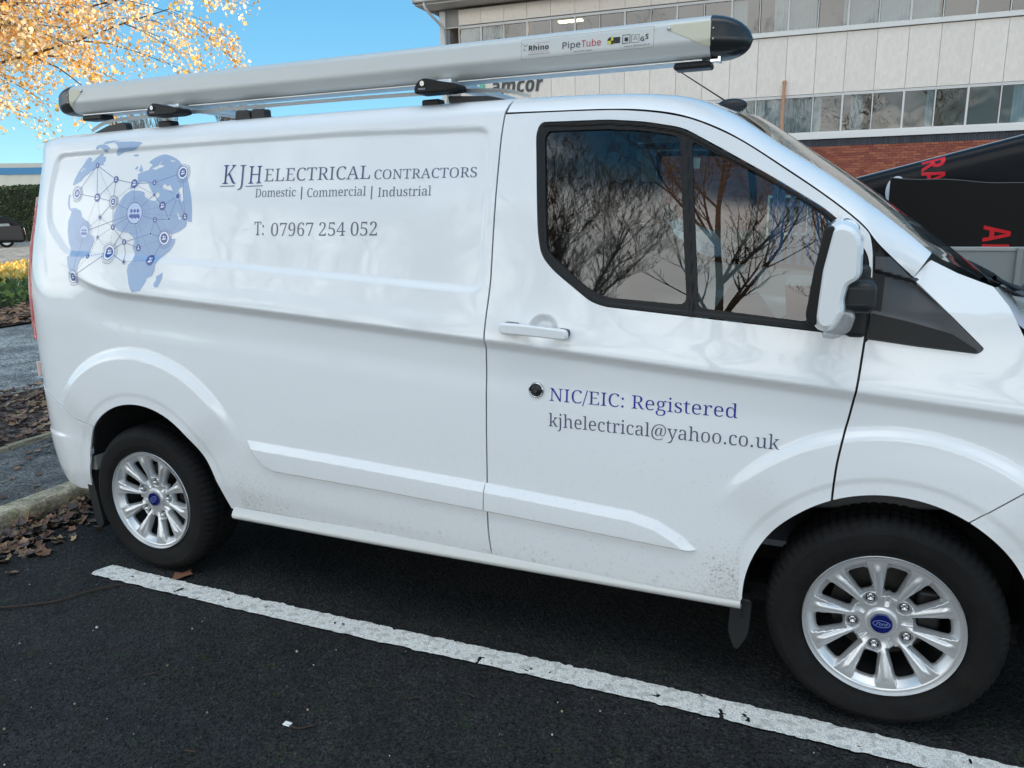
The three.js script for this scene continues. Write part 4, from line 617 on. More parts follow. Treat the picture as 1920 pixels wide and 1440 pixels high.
// ---------------------------------------------------------------- office building behind the van
const office = thing('office_building', 'two storey office building with pale cladding, ribbon windows and red brick base', 'building', [0, 0, -25], THREE.MathUtils.degToRad(3));
{
  const X0 = -11.1, PW = 0.857, X1 = X0 + 0.2 + PW * 40, jx = (k) => -0.22 + PW * k; // joint k at -0.22 + 0.857 k
  const kMin = -12, kMax = 30;
  const clad = (seed) => bytesTexture(128, 128, (i, j, w, h) => { const v = 246 + 10 * (nB(i / w, j / h) - 0.5) + 10 * (nC(i / w + seed, j / h) - 0.5) - (nA(i / w + seed, j / h) > 0.985 ? 25 : 0); return [v, v * 0.985, v * 0.965]; });
  const cladMats = [0.78, 0.81, 0.795].map((a, k) => std([a * 1.02, a * 0.955, a * 0.90], 0.5, 0, { map: clad(k * 0.3) }));
  const frameM = std([0.62, 0.61, 0.59], 0.45), glassM = phys([0.62, 0.68, 0.66], { roughness: 0.0, transmission: 1, thickness: 0, ior: 1.75, bumpMap: bytesTexture(128, 128, (i, j, w, h) => { const v = 255 * tileSmooth(i / w, j / h); return [v, v, v]; }, false), bumpScale: 0.0012 });
  const wallM = std([0.30, 0.29, 0.28], 0.8), dark = std([0.16, 0.155, 0.15], 0.9);
  const r = rng(21);
  const panelRow = (y0, y1, name) => { const g = rbox(PW - 0.008, y1 - y0 - 0.01, 0.04, 0.006, 0, 0, 0, 1); for (let k = kMin; k < kMax; k++) { const x = jx(k); if (x < X0 - 0.6) continue; const m = mesh(name, g, cladMats[(k + 90) % 3], office); m.position.set(x + PW / 2, (y0 + y1) / 2, 0.02 + (r() - 0.5) * 0.003); m.rotation.x = (r() - 0.5) * 0.003; } };
  panelRow(4.72, 6.47, 'cladding_panel'); panelRow(7.78, 8.30, 'upper_cladding_panel');
  // structure behind the skin
  const len = X1 - X0, mid = (X0 + X1) / 2;
  mesh('wall', merge([box(len, 1.78, 0.2, mid, 5.595, -0.12), box(len, 0.56, 0.2, mid, 8.05, -0.12), box(len, 0.14, 0.2, mid, 3.43, -0.14), box(0.2, 8.3, 14, X0 + 0.1, 4.15, -7.05), box(0.2, 8.3, 14, X1 - 0.1, 4.15, -7.05), box(len, 8.3, 0.2, mid, 4.15, -14.1)]), wallM, office);
  mesh('floor_slab', merge([box(len - 0.4, 0.25, 13.6, mid, 3.3, -7.05), box(len - 0.4, 0.5, 13.6, mid, 5.8, -7.05)]), dark, office);
  mesh('partition', merge([box(len - 0.4, 4.2, 0.15, mid, 5.6, -6.0)]), std([0.28, 0.29, 0.29], 0.9), office);
  mesh('roof', merge([box(len + 1.2, 0.2, 15.2, mid, 8.62, -6.6), box(len + 1.0, 0.06, 14.8, mid, 8.75, -6.6)]), std([0.16, 0.16, 0.17], 0.8), office);
  mesh('fascia', merge([box(len + 1.3, 0.26, 0.05, mid - 0.05, 8.56, 0.86), box(len + 1.3, 0.03, 0.9, mid - 0.05, 8.40, 0.43), box(0.05, 0.26, 15, X0 - 0.68, 8.56, -6.4)]), std([0.50, 0.49, 0.48], 0.5), office);
  const gut2 = new THREE.CylinderGeometry(0.07, 0.07, len + 1.3, 14, 1, true).rotateZ(Math.PI / 2).translate(mid - 0.05, 8.52, 0.96); mesh('gutter', gut2, frameM, office);
  mesh('downpipe', tube([[X0 - 0.32, 8.5, 0.9], [X0 - 0.30, 8.30, 0.88], [X0 + 0.02, 7.75, 0.18], [X0 + 0.04, 7.6, 0.12], [X0 + 0.04, 5.0, 0.12], [X0 + 0.04, 0.2, 0.12]], 0.05, 60, 10), frameM, office);
  mesh('corner_trim', box(0.22, 8.3, 0.10, X0 - 0.02, 4.15, 0.02), frameM, office);
  // ribbon windows, one unit per pane
  const rows = [{ y0: 3.54, y1: 4.68, n: 'ground_floor_window' }, { y0: 6.60, y1: 7.72, n: 'first_floor_window' }];
  for (const R of rows) {
    const H = R.y1 - R.y0, pane = new THREE.PlaneGeometry(PW - 0.07, H - 0.07), side = box(0.03, H, 0.07), wide = box(0.055, H, 0.09), rail = box(PW, 0.045, 0.07);
    for (let k = kMin; k < kMax; k++) {
      const x = jx(k); if (x < X0 - 0.2) continue;
      const w = part('window', office); w.position.set(x, (R.y0 + R.y1) / 2, 0);
      const thick = ((k % 2) + 2) % 2 === (R.y0 > 5 ? 1 : 1);
      mesh('window_frame', merge([(thick ? wide : side).clone(), rail.clone().translate(PW / 2, H / 2 - 0.02, 0), rail.clone().translate(PW / 2, -H / 2 + 0.02, 0)]), frameM, w);
      const p = mesh('pane', pane, glassM, w); p.position.set(PW / 2, 0, -0.012); p.rotation.set((r() - 0.5) * 0.010, (r() - 0.5) * 0.016, 0);
    }
    mesh('window_sill', box(len, R.y0 < 5 ? 0.175 : 0.11, 0.16, mid, R.y0 < 5 ? R.y0 - 0.095 : R.y0 - 0.06, 0.04), std([0.72, 0.70, 0.67], 0.55), office);
    mesh('window_head', box(len, 0.03, 0.08, mid, R.y1 + 0.018, 0.0), frameM, office);
  }
  // pleated blinds behind some panes
  const blindM = [std([0.34, 0.39, 0.43], 0.9), std([0.26, 0.31, 0.34], 0.9)];
  const blind = (k, f0, f1, row) => { const n = Math.max(2, Math.round((f1 - f0) * 8)), top = [], bot = [], y0 = rows[row].y0 + 0.06, y1 = rows[row].y1 - 0.04; for (let i = 0; i <= n * 2; i++) { const q = [mix(jx(k) + PW * f0, jx(k) + PW * f1, i / (2 * n)), 0, -0.16 + (i % 2) * 0.035]; bot.push([q[0], y0, q[2]]); top.push([q[0], y1, q[2]]); } const g = sheet([bot, top]).toNonIndexed(); g.computeVertexNormals(); mesh('blind', g, blindM[(k + 40) % 2], office); };
  for (const [k, a, b] of [[-1, 0, 0.55], [0, 0.5, 1], [1, 0, 1], [3, 0, 1], [4, 0, 1], [5, 0, 0.9], [2, 0.85, 1], [-12, 0, 1], [-11, 0, 1]]) blind(k, a, b, 1);
  for (const [k, a, b] of [[-1, 0, 1], [0, 0, 1], [1, 0, 1], [2, 0, 0.3], [3, 0.3, 0.7], [5, 0.75, 1], [8, 0.4, 1]]) blind(k, a, b, 0);
  // lit ceiling fittings seen through the glass
  const lampM = new THREE.MeshStandardMaterial({ color: 0xffffff, emissive: new THREE.Color().setRGB(1, 0.8, 0.45), emissiveIntensity: 1.7 });
  for (const [x, y, z] of [[7.25, 5.30, -2.4], [7.0, 5.06, -1.6], [-7.0, 8.05, -2.2]]) { const m = mesh('ceiling_light', box(0.9, 0.05, 0.25), lampM, office); m.position.set(x, y, z); const l = new THREE.PointLight(0xffd9a0, 1.2, 0, 2); l.position.set(x, y - 0.2, z); l.castShadow = true; office.add(l); }
  // bricks: stretcher bond, dark soldier course under the sill
  const brickMats = [[0.30, 0.085, 0.050], [0.33, 0.10, 0.058], [0.27, 0.07, 0.045], [0.36, 0.115, 0.065], [0.24, 0.062, 0.042]].map((c) => std(c, 0.85, 0, { bumpMap: bumpTile, bumpScale: 0.003 }));
  const soldierMats = [[0.045, 0.050, 0.066], [0.055, 0.06, 0.075], [0.036, 0.040, 0.054]].map((c) => std(c, 0.7));
  mesh('mortar_wall', box(len, 3.36, 0.2, mid, 1.68, -0.112), std([0.17, 0.135, 0.115], 0.95), office);
  const bg = box(0.215, 0.065, 0.03), hg = box(0.065, 0.215, 0.032), spare = brickMats.map(() => []), spareS = soldierMats.map(() => []); let count = 0;
  for (let c = 0; c < 42; c++) { const y = 3.13 - c * 0.075 - 0.0375; if (y < 0) break; for (let x = X0 + 0.15 + (c % 2) * 0.1125; x < X1 - 0.2; x += 0.225) { const k = Math.floor(r() * 5), z = (r() - 0.5) * 0.003; if (count < 300 && x > 1.9 && x < 7.6 && y > 2.25 && (y > 2.9 || x > 2.6) && (y > 2.6 || x < 5.2)) { const m = mesh('brick', bg, brickMats[k], office); m.position.set(x, y, z); count++; } else if (x < 14 && y > 0.6) spare[k].push(bg.clone().translate(x, y, z)); } }
  spare.forEach((l, k) => { if (l.length) mesh('brickwork', merge(l), brickMats[k], office).userData.kind = 'stuff'; });
  let ns = 0; for (let x = X0 + 0.15; x < 14; x += 0.075) { const k = Math.floor(r() * 3); if (x > 1.2 && x < 9 && ns < 300) { ns++; const m = mesh('soldier_brick', hg, soldierMats[k], office); m.position.set(x, 3.243, (r() - 0.5) * 0.003); } else spareS[k].push(hg.clone().translate(x, 3.243, 0)); }
  spareS.forEach((l, k) => { if (l.length) mesh('soldier_course', merge(l), soldierMats[k], office).userData.kind = 'stuff'; });
  // weathered copper-coloured pipe up the wall
  mesh('vent_pipe', merge([rod([0.58, 0.1, 0.14], [0.62, 5.08, 0.14], 0.048, 0.048, 14), rod([0.62, 5.08, 0.14], [0.62, 5.16, 0.14], 0.062, 0.062, 14), rod([0.61, 4.5, 0.14], [0.61, 4.56, 0.14], 0.058, 0.058, 14)]), std([0.50, 0.26, 0.15], 0.7), office);
  // ground-floor window with white frame, seen through the cab
  const gw = part('lower_window', office); gw.position.set(0.95, 1.02, 0.03); mesh('window_frame', merge([box(1.3, 0.08, 0.08, 0, 0.6, 0), box(1.3, 0.08, 0.08, 0, -0.6, 0), box(0.07, 1.12, 0.08, -0.615, 0, 0), box(0.07, 1.12, 0.08, 0.615, 0, 0), box(0.06, 1.12, 0.07, 0.1, 0, 0)]), std([0.75, 0.75, 0.74], 0.5), gw); mesh('pane', new THREE.PlaneGeometry(1.2, 1.15), std([0.05, 0.06, 0.06], 0.1), gw);
  // sign on the cladding
  const font = await new FontLoader().loadAsync('fonts/droid/droid_sans_bold.typeface.json');
  const tg = new TextGeometry('amcor', { font, size: 0.50, depth: 0.035, curveSegments: 6 }); tg.computeBoundingBox(); const bw = tg.boundingBox.max.x; tg.applyMatrix4(new THREE.Matrix4().makeShear(0, 0, 0.16, 0, 0, 0)); tg.scale(1.92 / bw, 1.02, 1);
  const sign = part('wall_sign', office); sign.position.set(-9.35, 5.40, 0.045);
  mesh('sign_lettering', tg, std([0.045, 0.055, 0.06], 0.5), sign);
  const sq = (x, y, w, h, c) => { const m = mesh('sign_symbol', rbox(w, h, 0.03, 0.006), std(c, 0.5), sign); m.position.set(x, y, 0.017); };
  sq(-0.95, 0.30, 0.34, 0.22, [0.10, 0.28, 0.42]); sq(-0.30, 0.30, 0.20, 0.24, [0.12, 0.45, 0.30]); sq(-0.62, 0.30, 0.22, 0.22, [0.10, 0.36, 0.38]);
}
function tileSmooth(x, y) { return 0.5 + 0.25 * Math.sin(2 * Math.PI * (x + 0.35 * Math.sin(2 * Math.PI * y))) + 0.25 * Math.cos(2 * Math.PI * (y * 2 + 0.2 * Math.sin(2 * Math.PI * x))); }
// ---------------------------------------------------------------- truck bed with signboards, fence, parked car
{
  const steel = std([0.22, 0.235, 0.235], 0.55, 0.2), darkSteel = std([0.03, 0.032, 0.035], 0.6), Z = -5.0;
  const t = thing('flatbed_trailer', 'grey dropside trailer loaded with black signboards', 'trailer', [0, 0, 0]);
  const X0 = 2.7, X1 = 6.3;
  mesh('side_board', rbox(X1 - X0, 0.30, 0.03, 0.006, (X0 + X1) / 2, 1.0, Z), steel, t);
  mesh('side_board', rbox(X1 - X0, 0.30, 0.03, 0.006, (X0 + X1) / 2, 1.0, Z - 1.9), steel, t);
  mesh('top_rail', rbox(X1 - X0 + 0.02, 0.035, 0.05, 0.008, (X0 + X1) / 2, 1.147, Z), std([0.30, 0.315, 0.315], 0.5, 0.2), t);
  mesh('tail_board', rbox(0.03, 0.30, 1.9, 0.006, X0, 1.0, Z - 0.95), steel, t);
  mesh('bed', box(X1 - X0, 0.06, 1.9, (X0 + X1) / 2, 0.83, Z - 0.95), darkSteel, t);
  for (const x of [2.85, 4.03, 5.2]) mesh('stake', rbox(0.045, 0.34, 0.05, 0.008, x, 0.99, Z + 0.03), steel, t);
  mesh('chassis', merge([box(X1 - X0, 0.12, 0.08, (X0 + X1) / 2, 0.72, Z - 0.5), box(X1 - X0, 0.12, 0.08, (X0 + X1) / 2, 0.72, Z - 1.4)]), darkSteel, t);
  for (const x of [4.2, 5.1]) for (const z of [Z - 0.2, Z - 1.7]) mesh('trailer_wheel', new THREE.CylinderGeometry(0.33, 0.33, 0.2, 32).rotateX(Math.PI / 2).translate(x, 0.33, z), M.trim, t);
  const sheetM = (draw, w = 1024, h = 1024) => phys([1, 1, 1], { roughness: sheetM.gloss ? 0.3 : 0.5, specularIntensity: sheetM.gloss ? 0.5 : 0.35, map: canvasTexture(w, h, draw) });
  const word = (c, s, x, y, px, col, stretch = 1) => { c.save(); c.translate(x, y); c.rotate(Math.PI / 2); c.scale(1, stretch); c.fillStyle = col; c.font = `bold ${px}px sans-serif`; c.fillText(s, 0, 0); c.restore(); };
  // flat board standing behind the near side
  const b1 = thing('signboard', 'flat black signboard with sideways red letters standing in the trailer', 'signboard', [0, 0, 0]);
  const W1 = 1.55, Y0 = 0.9, board = [];
  for (let j = 0; j <= 6; j++) { const row = []; for (let i = 0; i <= 24; i++) { const u = i / 24, v = j / 6; row.push([3.06 + W1 * u, mix(Y0, 1.725 - 0.075 * u * W1 - 0.006 * Math.sin(u * 17), v), -5.06 - 0.03 * Math.sin(u * 3.0) * v]); } board.push(row); }
  mesh('printed_face', sheet(board), sheetM((c, w, h) => { c.fillStyle = '#030304'; c.fillRect(0, 0, w, h); word(c, 'ARA', w * 0.462, h * 0.435, 150, '#c01820', 1.18); }, 1024, 560), b1);
  mesh('backing', sheet(board.map((r) => r.map(([x, y, z]) => [x, y, z - 0.012])), true), std([0.3, 0.3, 0.3], 0.6), b1);
  mesh('edge', tube(board[6].map(([x, y, z]) => [x, y, z - 0.006]), 0.0065, 60, 6), std([0.06, 0.06, 0.062], 0.6), b1);
  // bent sheet behind it, its top edge rolled over
  sheetM.gloss = 1;
  const b2 = thing('signboard', 'bent black signboard with rolled top edge and red and white print, leaning in the trailer', 'signboard', [0, 0, 0]);
  const A = V(2.72, 1.72, -5.55), B = V(4.035, 2.042, -5.35), dir = B.clone().sub(A), rows = [], back = [];
  const sec2 = [[-1.0, -0.03], [-0.6, -0.02], [-0.35, -0.008], [-0.22, 0], [-0.14, 0.006], [-0.085, 0.004], [-0.045, -0.008], [-0.018, -0.028], [-0.004, -0.055], [0, -0.085], [-0.008, -0.115], [-0.03, -0.14]]; // height below the ridge, depth
  const len2 = [0]; for (let k = 1; k < sec2.length; k++) len2.push(len2[k - 1] + Math.hypot(sec2[k][0] - sec2[k - 1][0], sec2[k][1] - sec2[k - 1][1]));
  for (const [dy, dz] of sec2) { const row = [], rb2 = []; for (let i = 0; i <= 20; i++) { const u = i / 20, p = A.clone().addScaledVector(dir, u), x = p.x - 0.10 * dy * u, y = Math.max(0.88, p.y + dy * (1 + 0.0 * u)); row.push([x, y, p.z + dz + 0.08]); rb2.push([x, y - 0.004, p.z + dz + 0.072]); } rows.push(row); back.push(rb2); }
  const face2 = sheet(rows); { const n = 21, uv = face2.attributes.uv; for (let k = 0; k < sec2.length; k++) for (let i = 0; i < n; i++) uv.setY(k * n + i, len2[k] / len2[len2.length - 1]); }
  mesh('printed_face', face2, sheetM((c, w, h) => { c.fillStyle = '#05070f'; c.fillRect(0, 0, w, h); const m = h / len2[len2.length - 1]; word(c, 'RA', w * 0.445, h * 0.085, 150, '#c81c2c', 1.25); c.strokeStyle = '#c9ced6'; c.lineWidth = 26; c.beginPath(); c.ellipse(w * 0.30, h * 0.27, 46, 80, 0, 0, 7); c.stroke(); }, 1024, 920), b2);
  mesh('edge', tube([0, 0.2, 0.4, 0.6, 0.8, 1].map((u) => { const p = A.clone().addScaledVector(dir, u); return [p.x, p.y + 0.002, p.z - 0.012]; }), 0.005, 30, 6), std([0.36, 0.38, 0.40], 0.6), b2);
  mesh('backing', sheet(back, true), std([0.42, 0.44, 0.46], 0.6), b2);
  mesh('edge', tube([[4.035, 2.043, -5.36], [4.045, 1.95, -5.30], [4.075, 1.80, -5.29], [4.12, 1.55, -5.30]], 0.012, 30, 6), std([0.42, 0.44, 0.46], 0.6), b2);
}
{ // blue palisade fence, seen through the cab
  const f = thing('palisade_fence', 'blue steel palisade fence in front of the offices', 'fence', [0, 0, -13]);
  const m = std([0.10, 0.20, 0.42], 0.5);
  const pale = extr([[-0.035, 0], [0.035, 0], [0.035, 1.72], [0, 1.82], [-0.035, 1.72]], 0.012, 0.003);
  for (let k = 0; k < 46; k++) { const p = mesh('pale', pale, m, f); p.position.set(1.5 + k * 0.155, 0.05, 0); }
  for (const y of [0.35, 1.45]) mesh('rail', rbox(7.2, 0.06, 0.04, 0.006, 5.0, y, -0.03), m, f);
  for (let k = 0; k < 4; k++) mesh('post', rbox(0.1, 1.9, 0.06, 0.006, 1.6 + k * 2.2, 0.95, -0.08), m, f);
}
{ // dark estate car across the road, only its tail end in view
  const paint = phys([0.004, 0.005, 0.007], { roughness: 0.35, specularIntensity: 0.2, clearcoat: 0.35, clearcoatRoughness: 0.05 }), gl = phys([0.35, 0.42, 0.42], { roughness: 0.02, transmission: 0.3, thickness: 0, ior: 1.7 });
  const c = thing('parked_car', 'dark hatchback parked on the far street by the hedge', 'car', [-35.9, 0, -22.4], 0.985);
  const half = (y) => 0.86 - 0.16 * sstep(0.9, 1.45, y);
  const prof = [[-2.1, 0.28], [-2.12, 0.62], [-1.95, 0.86], [-1.1, 0.98], [-0.45, 1.38], [0.1, 1.46], [1.0, 1.45], [1.6, 1.36], [2.0, 1.05], [2.12, 0.9], [2.16, 0.5], [2.05, 0.28]];
  const body = extr(rounded(prof, 0.16, 5), 1.62, 0.05, 4).translate(0, 0, -0.81); { const p = body.attributes.position; for (let i = 0; i < p.count; i++) p.setZ(i, p.getZ(i) * half(p.getY(i)) / 0.86); body.computeVertexNormals(); }
  mesh('body', body, paint, c);
  for (const s of [1, -1]) {
    const zz = (y) => s * (0.866 * half(y) / 0.86 + 0.004);
    const win = (pts) => { const g = new THREE.ShapeGeometry(new THREE.Shape(rounded(pts, 0.03, 3).map((p) => new THREE.Vector2(...p)))); const p = g.attributes.position; for (let i = 0; i < p.count; i++) p.setZ(i, zz(p.getY(i))); if (s < 0) g.index.array.reverse(); g.computeVertexNormals(); return g; };
    mesh('window', win([[-0.85, 1.0], [-0.3, 1.36], [0.25, 1.40], [0.25, 1.0]]), gl, c); mesh('window', win([[0.32, 1.0], [0.32, 1.40], [1.0, 1.38], [1.5, 1.26], [1.62, 1.02]]), gl, c);
    mesh('rear_lamp', rbox(0.08, 0.22, 0.3, 0.03, 2.07, 0.88, s * 0.62), M.redLens, c);
    for (const x of [-1.3, 1.35]) { const w = part('wheel', c); mesh('tyre', new THREE.TorusGeometry(0.235, 0.085, 12, 36).translate(x, 0.32, s * 0.76), M.trim, w); mesh('rim', new THREE.CylinderGeometry(0.2, 0.2, 0.1, 24).rotateX(Math.PI / 2).translate(x, 0.32, s * 0.78), M.alu, w); }
  }
  mesh('number_plate', rbox(0.02, 0.11, 0.5, 0.004, 2.17, 0.7, 0), std([0.6, 0.5, 0.1], 0.5), c);
}
{ // white clad unit with blue band beyond the hedge
  const u = thing('warehouse', 'low pale ribbed warehouse with a blue band under its roof', 'building', [-62, 0, -42], 0.62);
  const w = [], n = 150; const bot = [], top = []; for (let i = 0; i <= n; i++) { const x = -22 + i * 44 / n, z = (i % 3 === 0 ? 0.0 : 0.06); bot.push([x, 0, z]); top.push([x, 4.75, z]); }
  mesh('cladding', sheet([bot, top]), std([0.72, 0.66, 0.54], 0.6), u);
  mesh('blue_band', box(44.2, 0.55, 0.12, 0, 5.02, 0.05), std([0.06, 0.25, 0.45], 0.5), u); mesh('roof', box(44.6, 0.35, 18, 0, 5.47, -8.9), std([0.62, 0.58, 0.5], 0.6), u); mesh('side_wall', box(43.8, 5.2, 17.5, 0, 2.6, -9), std([0.7, 0.64, 0.52], 0.6), u);
}

{ // white van parked on the far side, glimpsed through the cab
  const c = thing('parked_van', 'plain white van parked beyond the lettered van, seen through its cab', 'van', [-1.7, 0, -9.2]);
  const prof = [[-2.3, 0.3], [-2.3, 1.85], [-2.1, 2.0], [0.9, 2.0], [1.35, 1.9], [2.0, 1.25], [2.6, 1.05], [2.7, 0.7], [2.65, 0.3]];
  mesh('body', extr(rounded(prof, 0.12, 5), 1.7, 0.05, 4).translate(0, 0, -0.85), M.paintPlain, c);
  for (const s of [1, -1]) { const g = new THREE.ShapeGeometry(new THREE.Shape(rounded([[0.55, 1.2], [0.55, 1.78], [1.2, 1.76], [1.75, 1.25]], 0.05, 3).map((p) => new THREE.Vector2(...p)))); if (s < 0) g.index.array.reverse(); g.computeVertexNormals(); mesh('window', g.translate(0, 0, s * 0.905), std([0.02, 0.025, 0.03], 0.05), c);
    for (const x of [-1.3, 1.75]) { const w = part('wheel', c); mesh('tyre', new THREE.TorusGeometry(0.25, 0.085, 12, 36).translate(x, 0.335, s * 0.82), M.trim, w); mesh('rim', new THREE.CylinderGeometry(0.2, 0.2, 0.1, 24).rotateX(Math.PI / 2).translate(x, 0.335, s * 0.84), M.alu, w); } }
  mesh('windscreen', sheet([[[1.37, 1.89, -0.7], [1.37, 1.89, 0.7]], [[2.02, 1.26, -0.78], [2.02, 1.26, 0.78]]].map((r) => r.map(([x, y, z]) => [x + 0.055, y + 0.055, z]))), std([0.03, 0.035, 0.04], 0.05), c);
}
// ---------------------------------------------------------------- trees, hedge and leaves
class Wood {
  constructor() { this.p = []; this.n = []; this.u = []; this.count = 0; }
  seg(a, b, ra, rb, sides) {
    const d = b.clone().sub(a), l = d.length(); if (l < 1e-4) return; d.divideScalar(l);
    const s = Math.abs(d.y) < 0.9 ? V(0, 1, 0).cross(d).normalize() : V(1, 0, 0).cross(d).normalize(), t = d.clone().cross(s); this.count++;
    for (let i = 0; i < sides; i++) {
      const q = [i, i + 1].map((k) => { const w = k / sides * 2 * Math.PI; return s.clone().multiplyScalar(Math.cos(w)).addScaledVector(t, Math.sin(w)); });
      const P = [[a, ra, q[0], 0, 0], [a, ra, q[1], 1, 0], [b, rb, q[1], 1, 1], [a, ra, q[0], 0, 0], [b, rb, q[1], 1, 1], [b, rb, q[0], 0, 1]];
      for (const [c, r, nn, uu, vv] of P) { this.p.push(c.x + nn.x * r, c.y + nn.y * r, c.z + nn.z * r); this.n.push(nn.x, nn.y, nn.z); this.u.push((i + uu) / sides, vv * l); }
    }
  }
  geo() { const g = new THREE.BufferGeometry(); g.setAttribute('position', new THREE.Float32BufferAttribute(this.p, 3)); g.setAttribute('normal', new THREE.Float32BufferAttribute(this.n, 3)); g.setAttribute('uv', new THREE.Float32BufferAttribute(this.u, 2)); return g; }
}
// one branch that bends, forks and thins; calls tip(point, direction) along its last two orders
function branch(W, r, p, d, len, rad, order, o) {
  const n = order === 0 ? 7 : order === 1 ? 6 : 4, path = [p.clone()]; let q = p.clone(), dir = d.clone();
  for (let i = 0; i < n; i++) {
    dir.x += (r() - 0.5) * o.bend; dir.y += (r() - 0.5) * o.bend * 0.8 + o.lift * (order === 0 ? 0 : 1) - o.droop * (order >= o.orders - 1 ? 1 : 0); dir.z += (r() - 0.5) * o.bend; dir.normalize();
    const e = q.clone().addScaledVector(dir, len / n), ra = rad * (1 - 0.75 * i / n), rb = rad * (1 - 0.75 * (i + 1) / n);
    W.seg(q, e, Math.max(ra, o.minR), Math.max(rb, o.minR), order === 0 ? 9 : order === 1 ? 6 : order === 2 ? 4 : 3); q = e;
    if (order < o.orders && (i >= (order === 0 ? o.clear : 1) || i === n - 1)) {
      const kids = i === n - 1 ? 2 : o.kids[order];
      for (let k = 0; k < kids; k++) {
        const side = V(r() - 0.5, (r() - 0.5) * 0.6 + o.spreadUp, r() - 0.5).normalize(), nd = dir.clone().multiplyScalar(o.along).addScaledVector(side, 1).normalize();
        branch(W, r, q.clone(), nd, len * o.ratio * (0.6 + 0.6 * r()), rb * 0.62, order + 1, o);
      }
    }
    if (order >= o.orders - 1 && o.tip) o.tip(q.clone(), dir.clone(), r);
  }
}
const barkTex = bytesTexture(128, 256, (i, j, w, h) => { const v = 130 + 90 * (nB(i / w, j / h * 0.25) - 0.5) + 60 * (nA(i / w, j / h) - 0.5); return [v, v * 0.93, v * 0.84]; });
const bark = (c) => std(c, 0.9, 0, { map: barkTex });
function leafShape(lobes, s, curl = 0.28) { // lobed leaf, gently cupped
  const pts = []; for (let k = 0; k < lobes * 2; k++) { const a = Math.PI / 2 + k / (lobes * 2) * 2 * Math.PI, r = s * (k % 2 ? 0.70 : 1) * (1 - 0.25 * Math.abs(Math.sin(a / 2 - Math.PI / 4))); pts.push([r * Math.cos(a) * 0.5, r * Math.sin(a) * 0.5]); }
  const pos = [], idx = []; pos.push(0, 0, 0); pts.forEach(([x, y]) => pos.push(x, y, curl * (x * x + 0.5 * y * y) / s + 0.06 * s * Math.sin(x * 30 / s * 0.2))); for (let k = 0; k < pts.length; k++) idx.push(0, 1 + k, 1 + (k + 1) % pts.length);
  const g = new THREE.BufferGeometry(); g.setAttribute('position', new THREE.Float32BufferAttribute(pos, 3)); g.setIndex(idx); g.computeVertexNormals(); return g;
}
const leafMat = (o = {}) => new THREE.MeshPhysicalMaterial({ color: 0xffffff, roughness: 0.9, transmission: 0.45, thickness: 0, side: THREE.DoubleSide, ...o });
function leaves(name, list, geo, mat, parent) { // list of { p, q, s, c }
  const m = new THREE.InstancedMesh(geo, mat, list.length); m.name = parent ? name : numbered(name); const X = new THREE.Matrix4(), C = new THREE.Color();
  list.forEach((l, i) => { X.compose(l.p, l.q, V(l.s, l.s, l.s)); m.setMatrixAt(i, X); m.setColorAt(i, C.setRGB(...l.c)); });
  m.castShadow = m.receiveShadow = true; m.userData.kind = 'stuff'; (parent || scene).add(m); return m;
}
const randQ = (r) => new THREE.Quaternion().setFromEuler(new THREE.Euler(r() * 6.3, r() * 6.3, r() * 6.3));
const pick = (r, a) => a[Math.floor(r() * a.length)];
const vary = (r, c, k = 0.25) => { const f = 1 + (r() - 0.5) * 2 * k; return [c[0] * f, c[1] * f * (1 + (r() - 0.5) * 0.15), c[2] * f]; };

{ // autumn maple reaching in from beyond the road
  const r = rng(401), t = thing('autumn_tree', 'large tree with thin orange autumn leaves overhanging the road', 'tree', [-27.7, 0, -15]), W = new Wood(), list = [];
  const GOLD = [[0.86, 0.52, 0.14], [0.88, 0.60, 0.26], [0.84, 0.42, 0.09], [0.90, 0.72, 0.48], [0.90, 0.68, 0.40], [0.84, 0.50, 0.12], [0.92, 0.80, 0.58], [0.92, 0.82, 0.62]];
  const tip = (p, d, q) => { const n = 4 + Math.floor(q() * 4); for (let k = 0; k < n; k++) list.push({ p: p.clone().add(V((q() - 0.5) * 0.6, (q() - 0.6) * 0.6, (q() - 0.5) * 0.6)), q: randQ(q), s: 0.45 + q() * 1.0, c: vary(q, pick(q, GOLD), 0.15) }); };
  W.seg(V(0, 0, 0), V(0.1, 3.4, 0), 0.42, 0.32, 14); W.seg(V(0.1, 3.4, 0), V(0.2, 6, 0.1), 0.32, 0.26, 12);
  for (let k = 0; k < 13; k++) { const a = k < 9 ? -0.75 + k * 0.19 : 1.2 + k * 1.0, up = 0.12 + 0.55 * r(); branch(W, r, V(0.15, 4.2 + 3.6 * r(), 0), V(Math.cos(a), up, Math.sin(a)).normalize(), 8.5 + 2.5 * r(), 0.07, 1, { orders: 3, bend: 0.3, lift: 0.012, droop: 0.17, kids: [0, 3, 2], along: 0.8, spreadUp: 0.02, ratio: 0.34, minR: 0.005, clear: 1, tip }); }
  mesh('trunk', W.geo(), bark([0.40, 0.27, 0.19]), t); leaves('crown', list, leafShape(5, 0.14), leafMat({ transmission: 0.55 }), t);
}
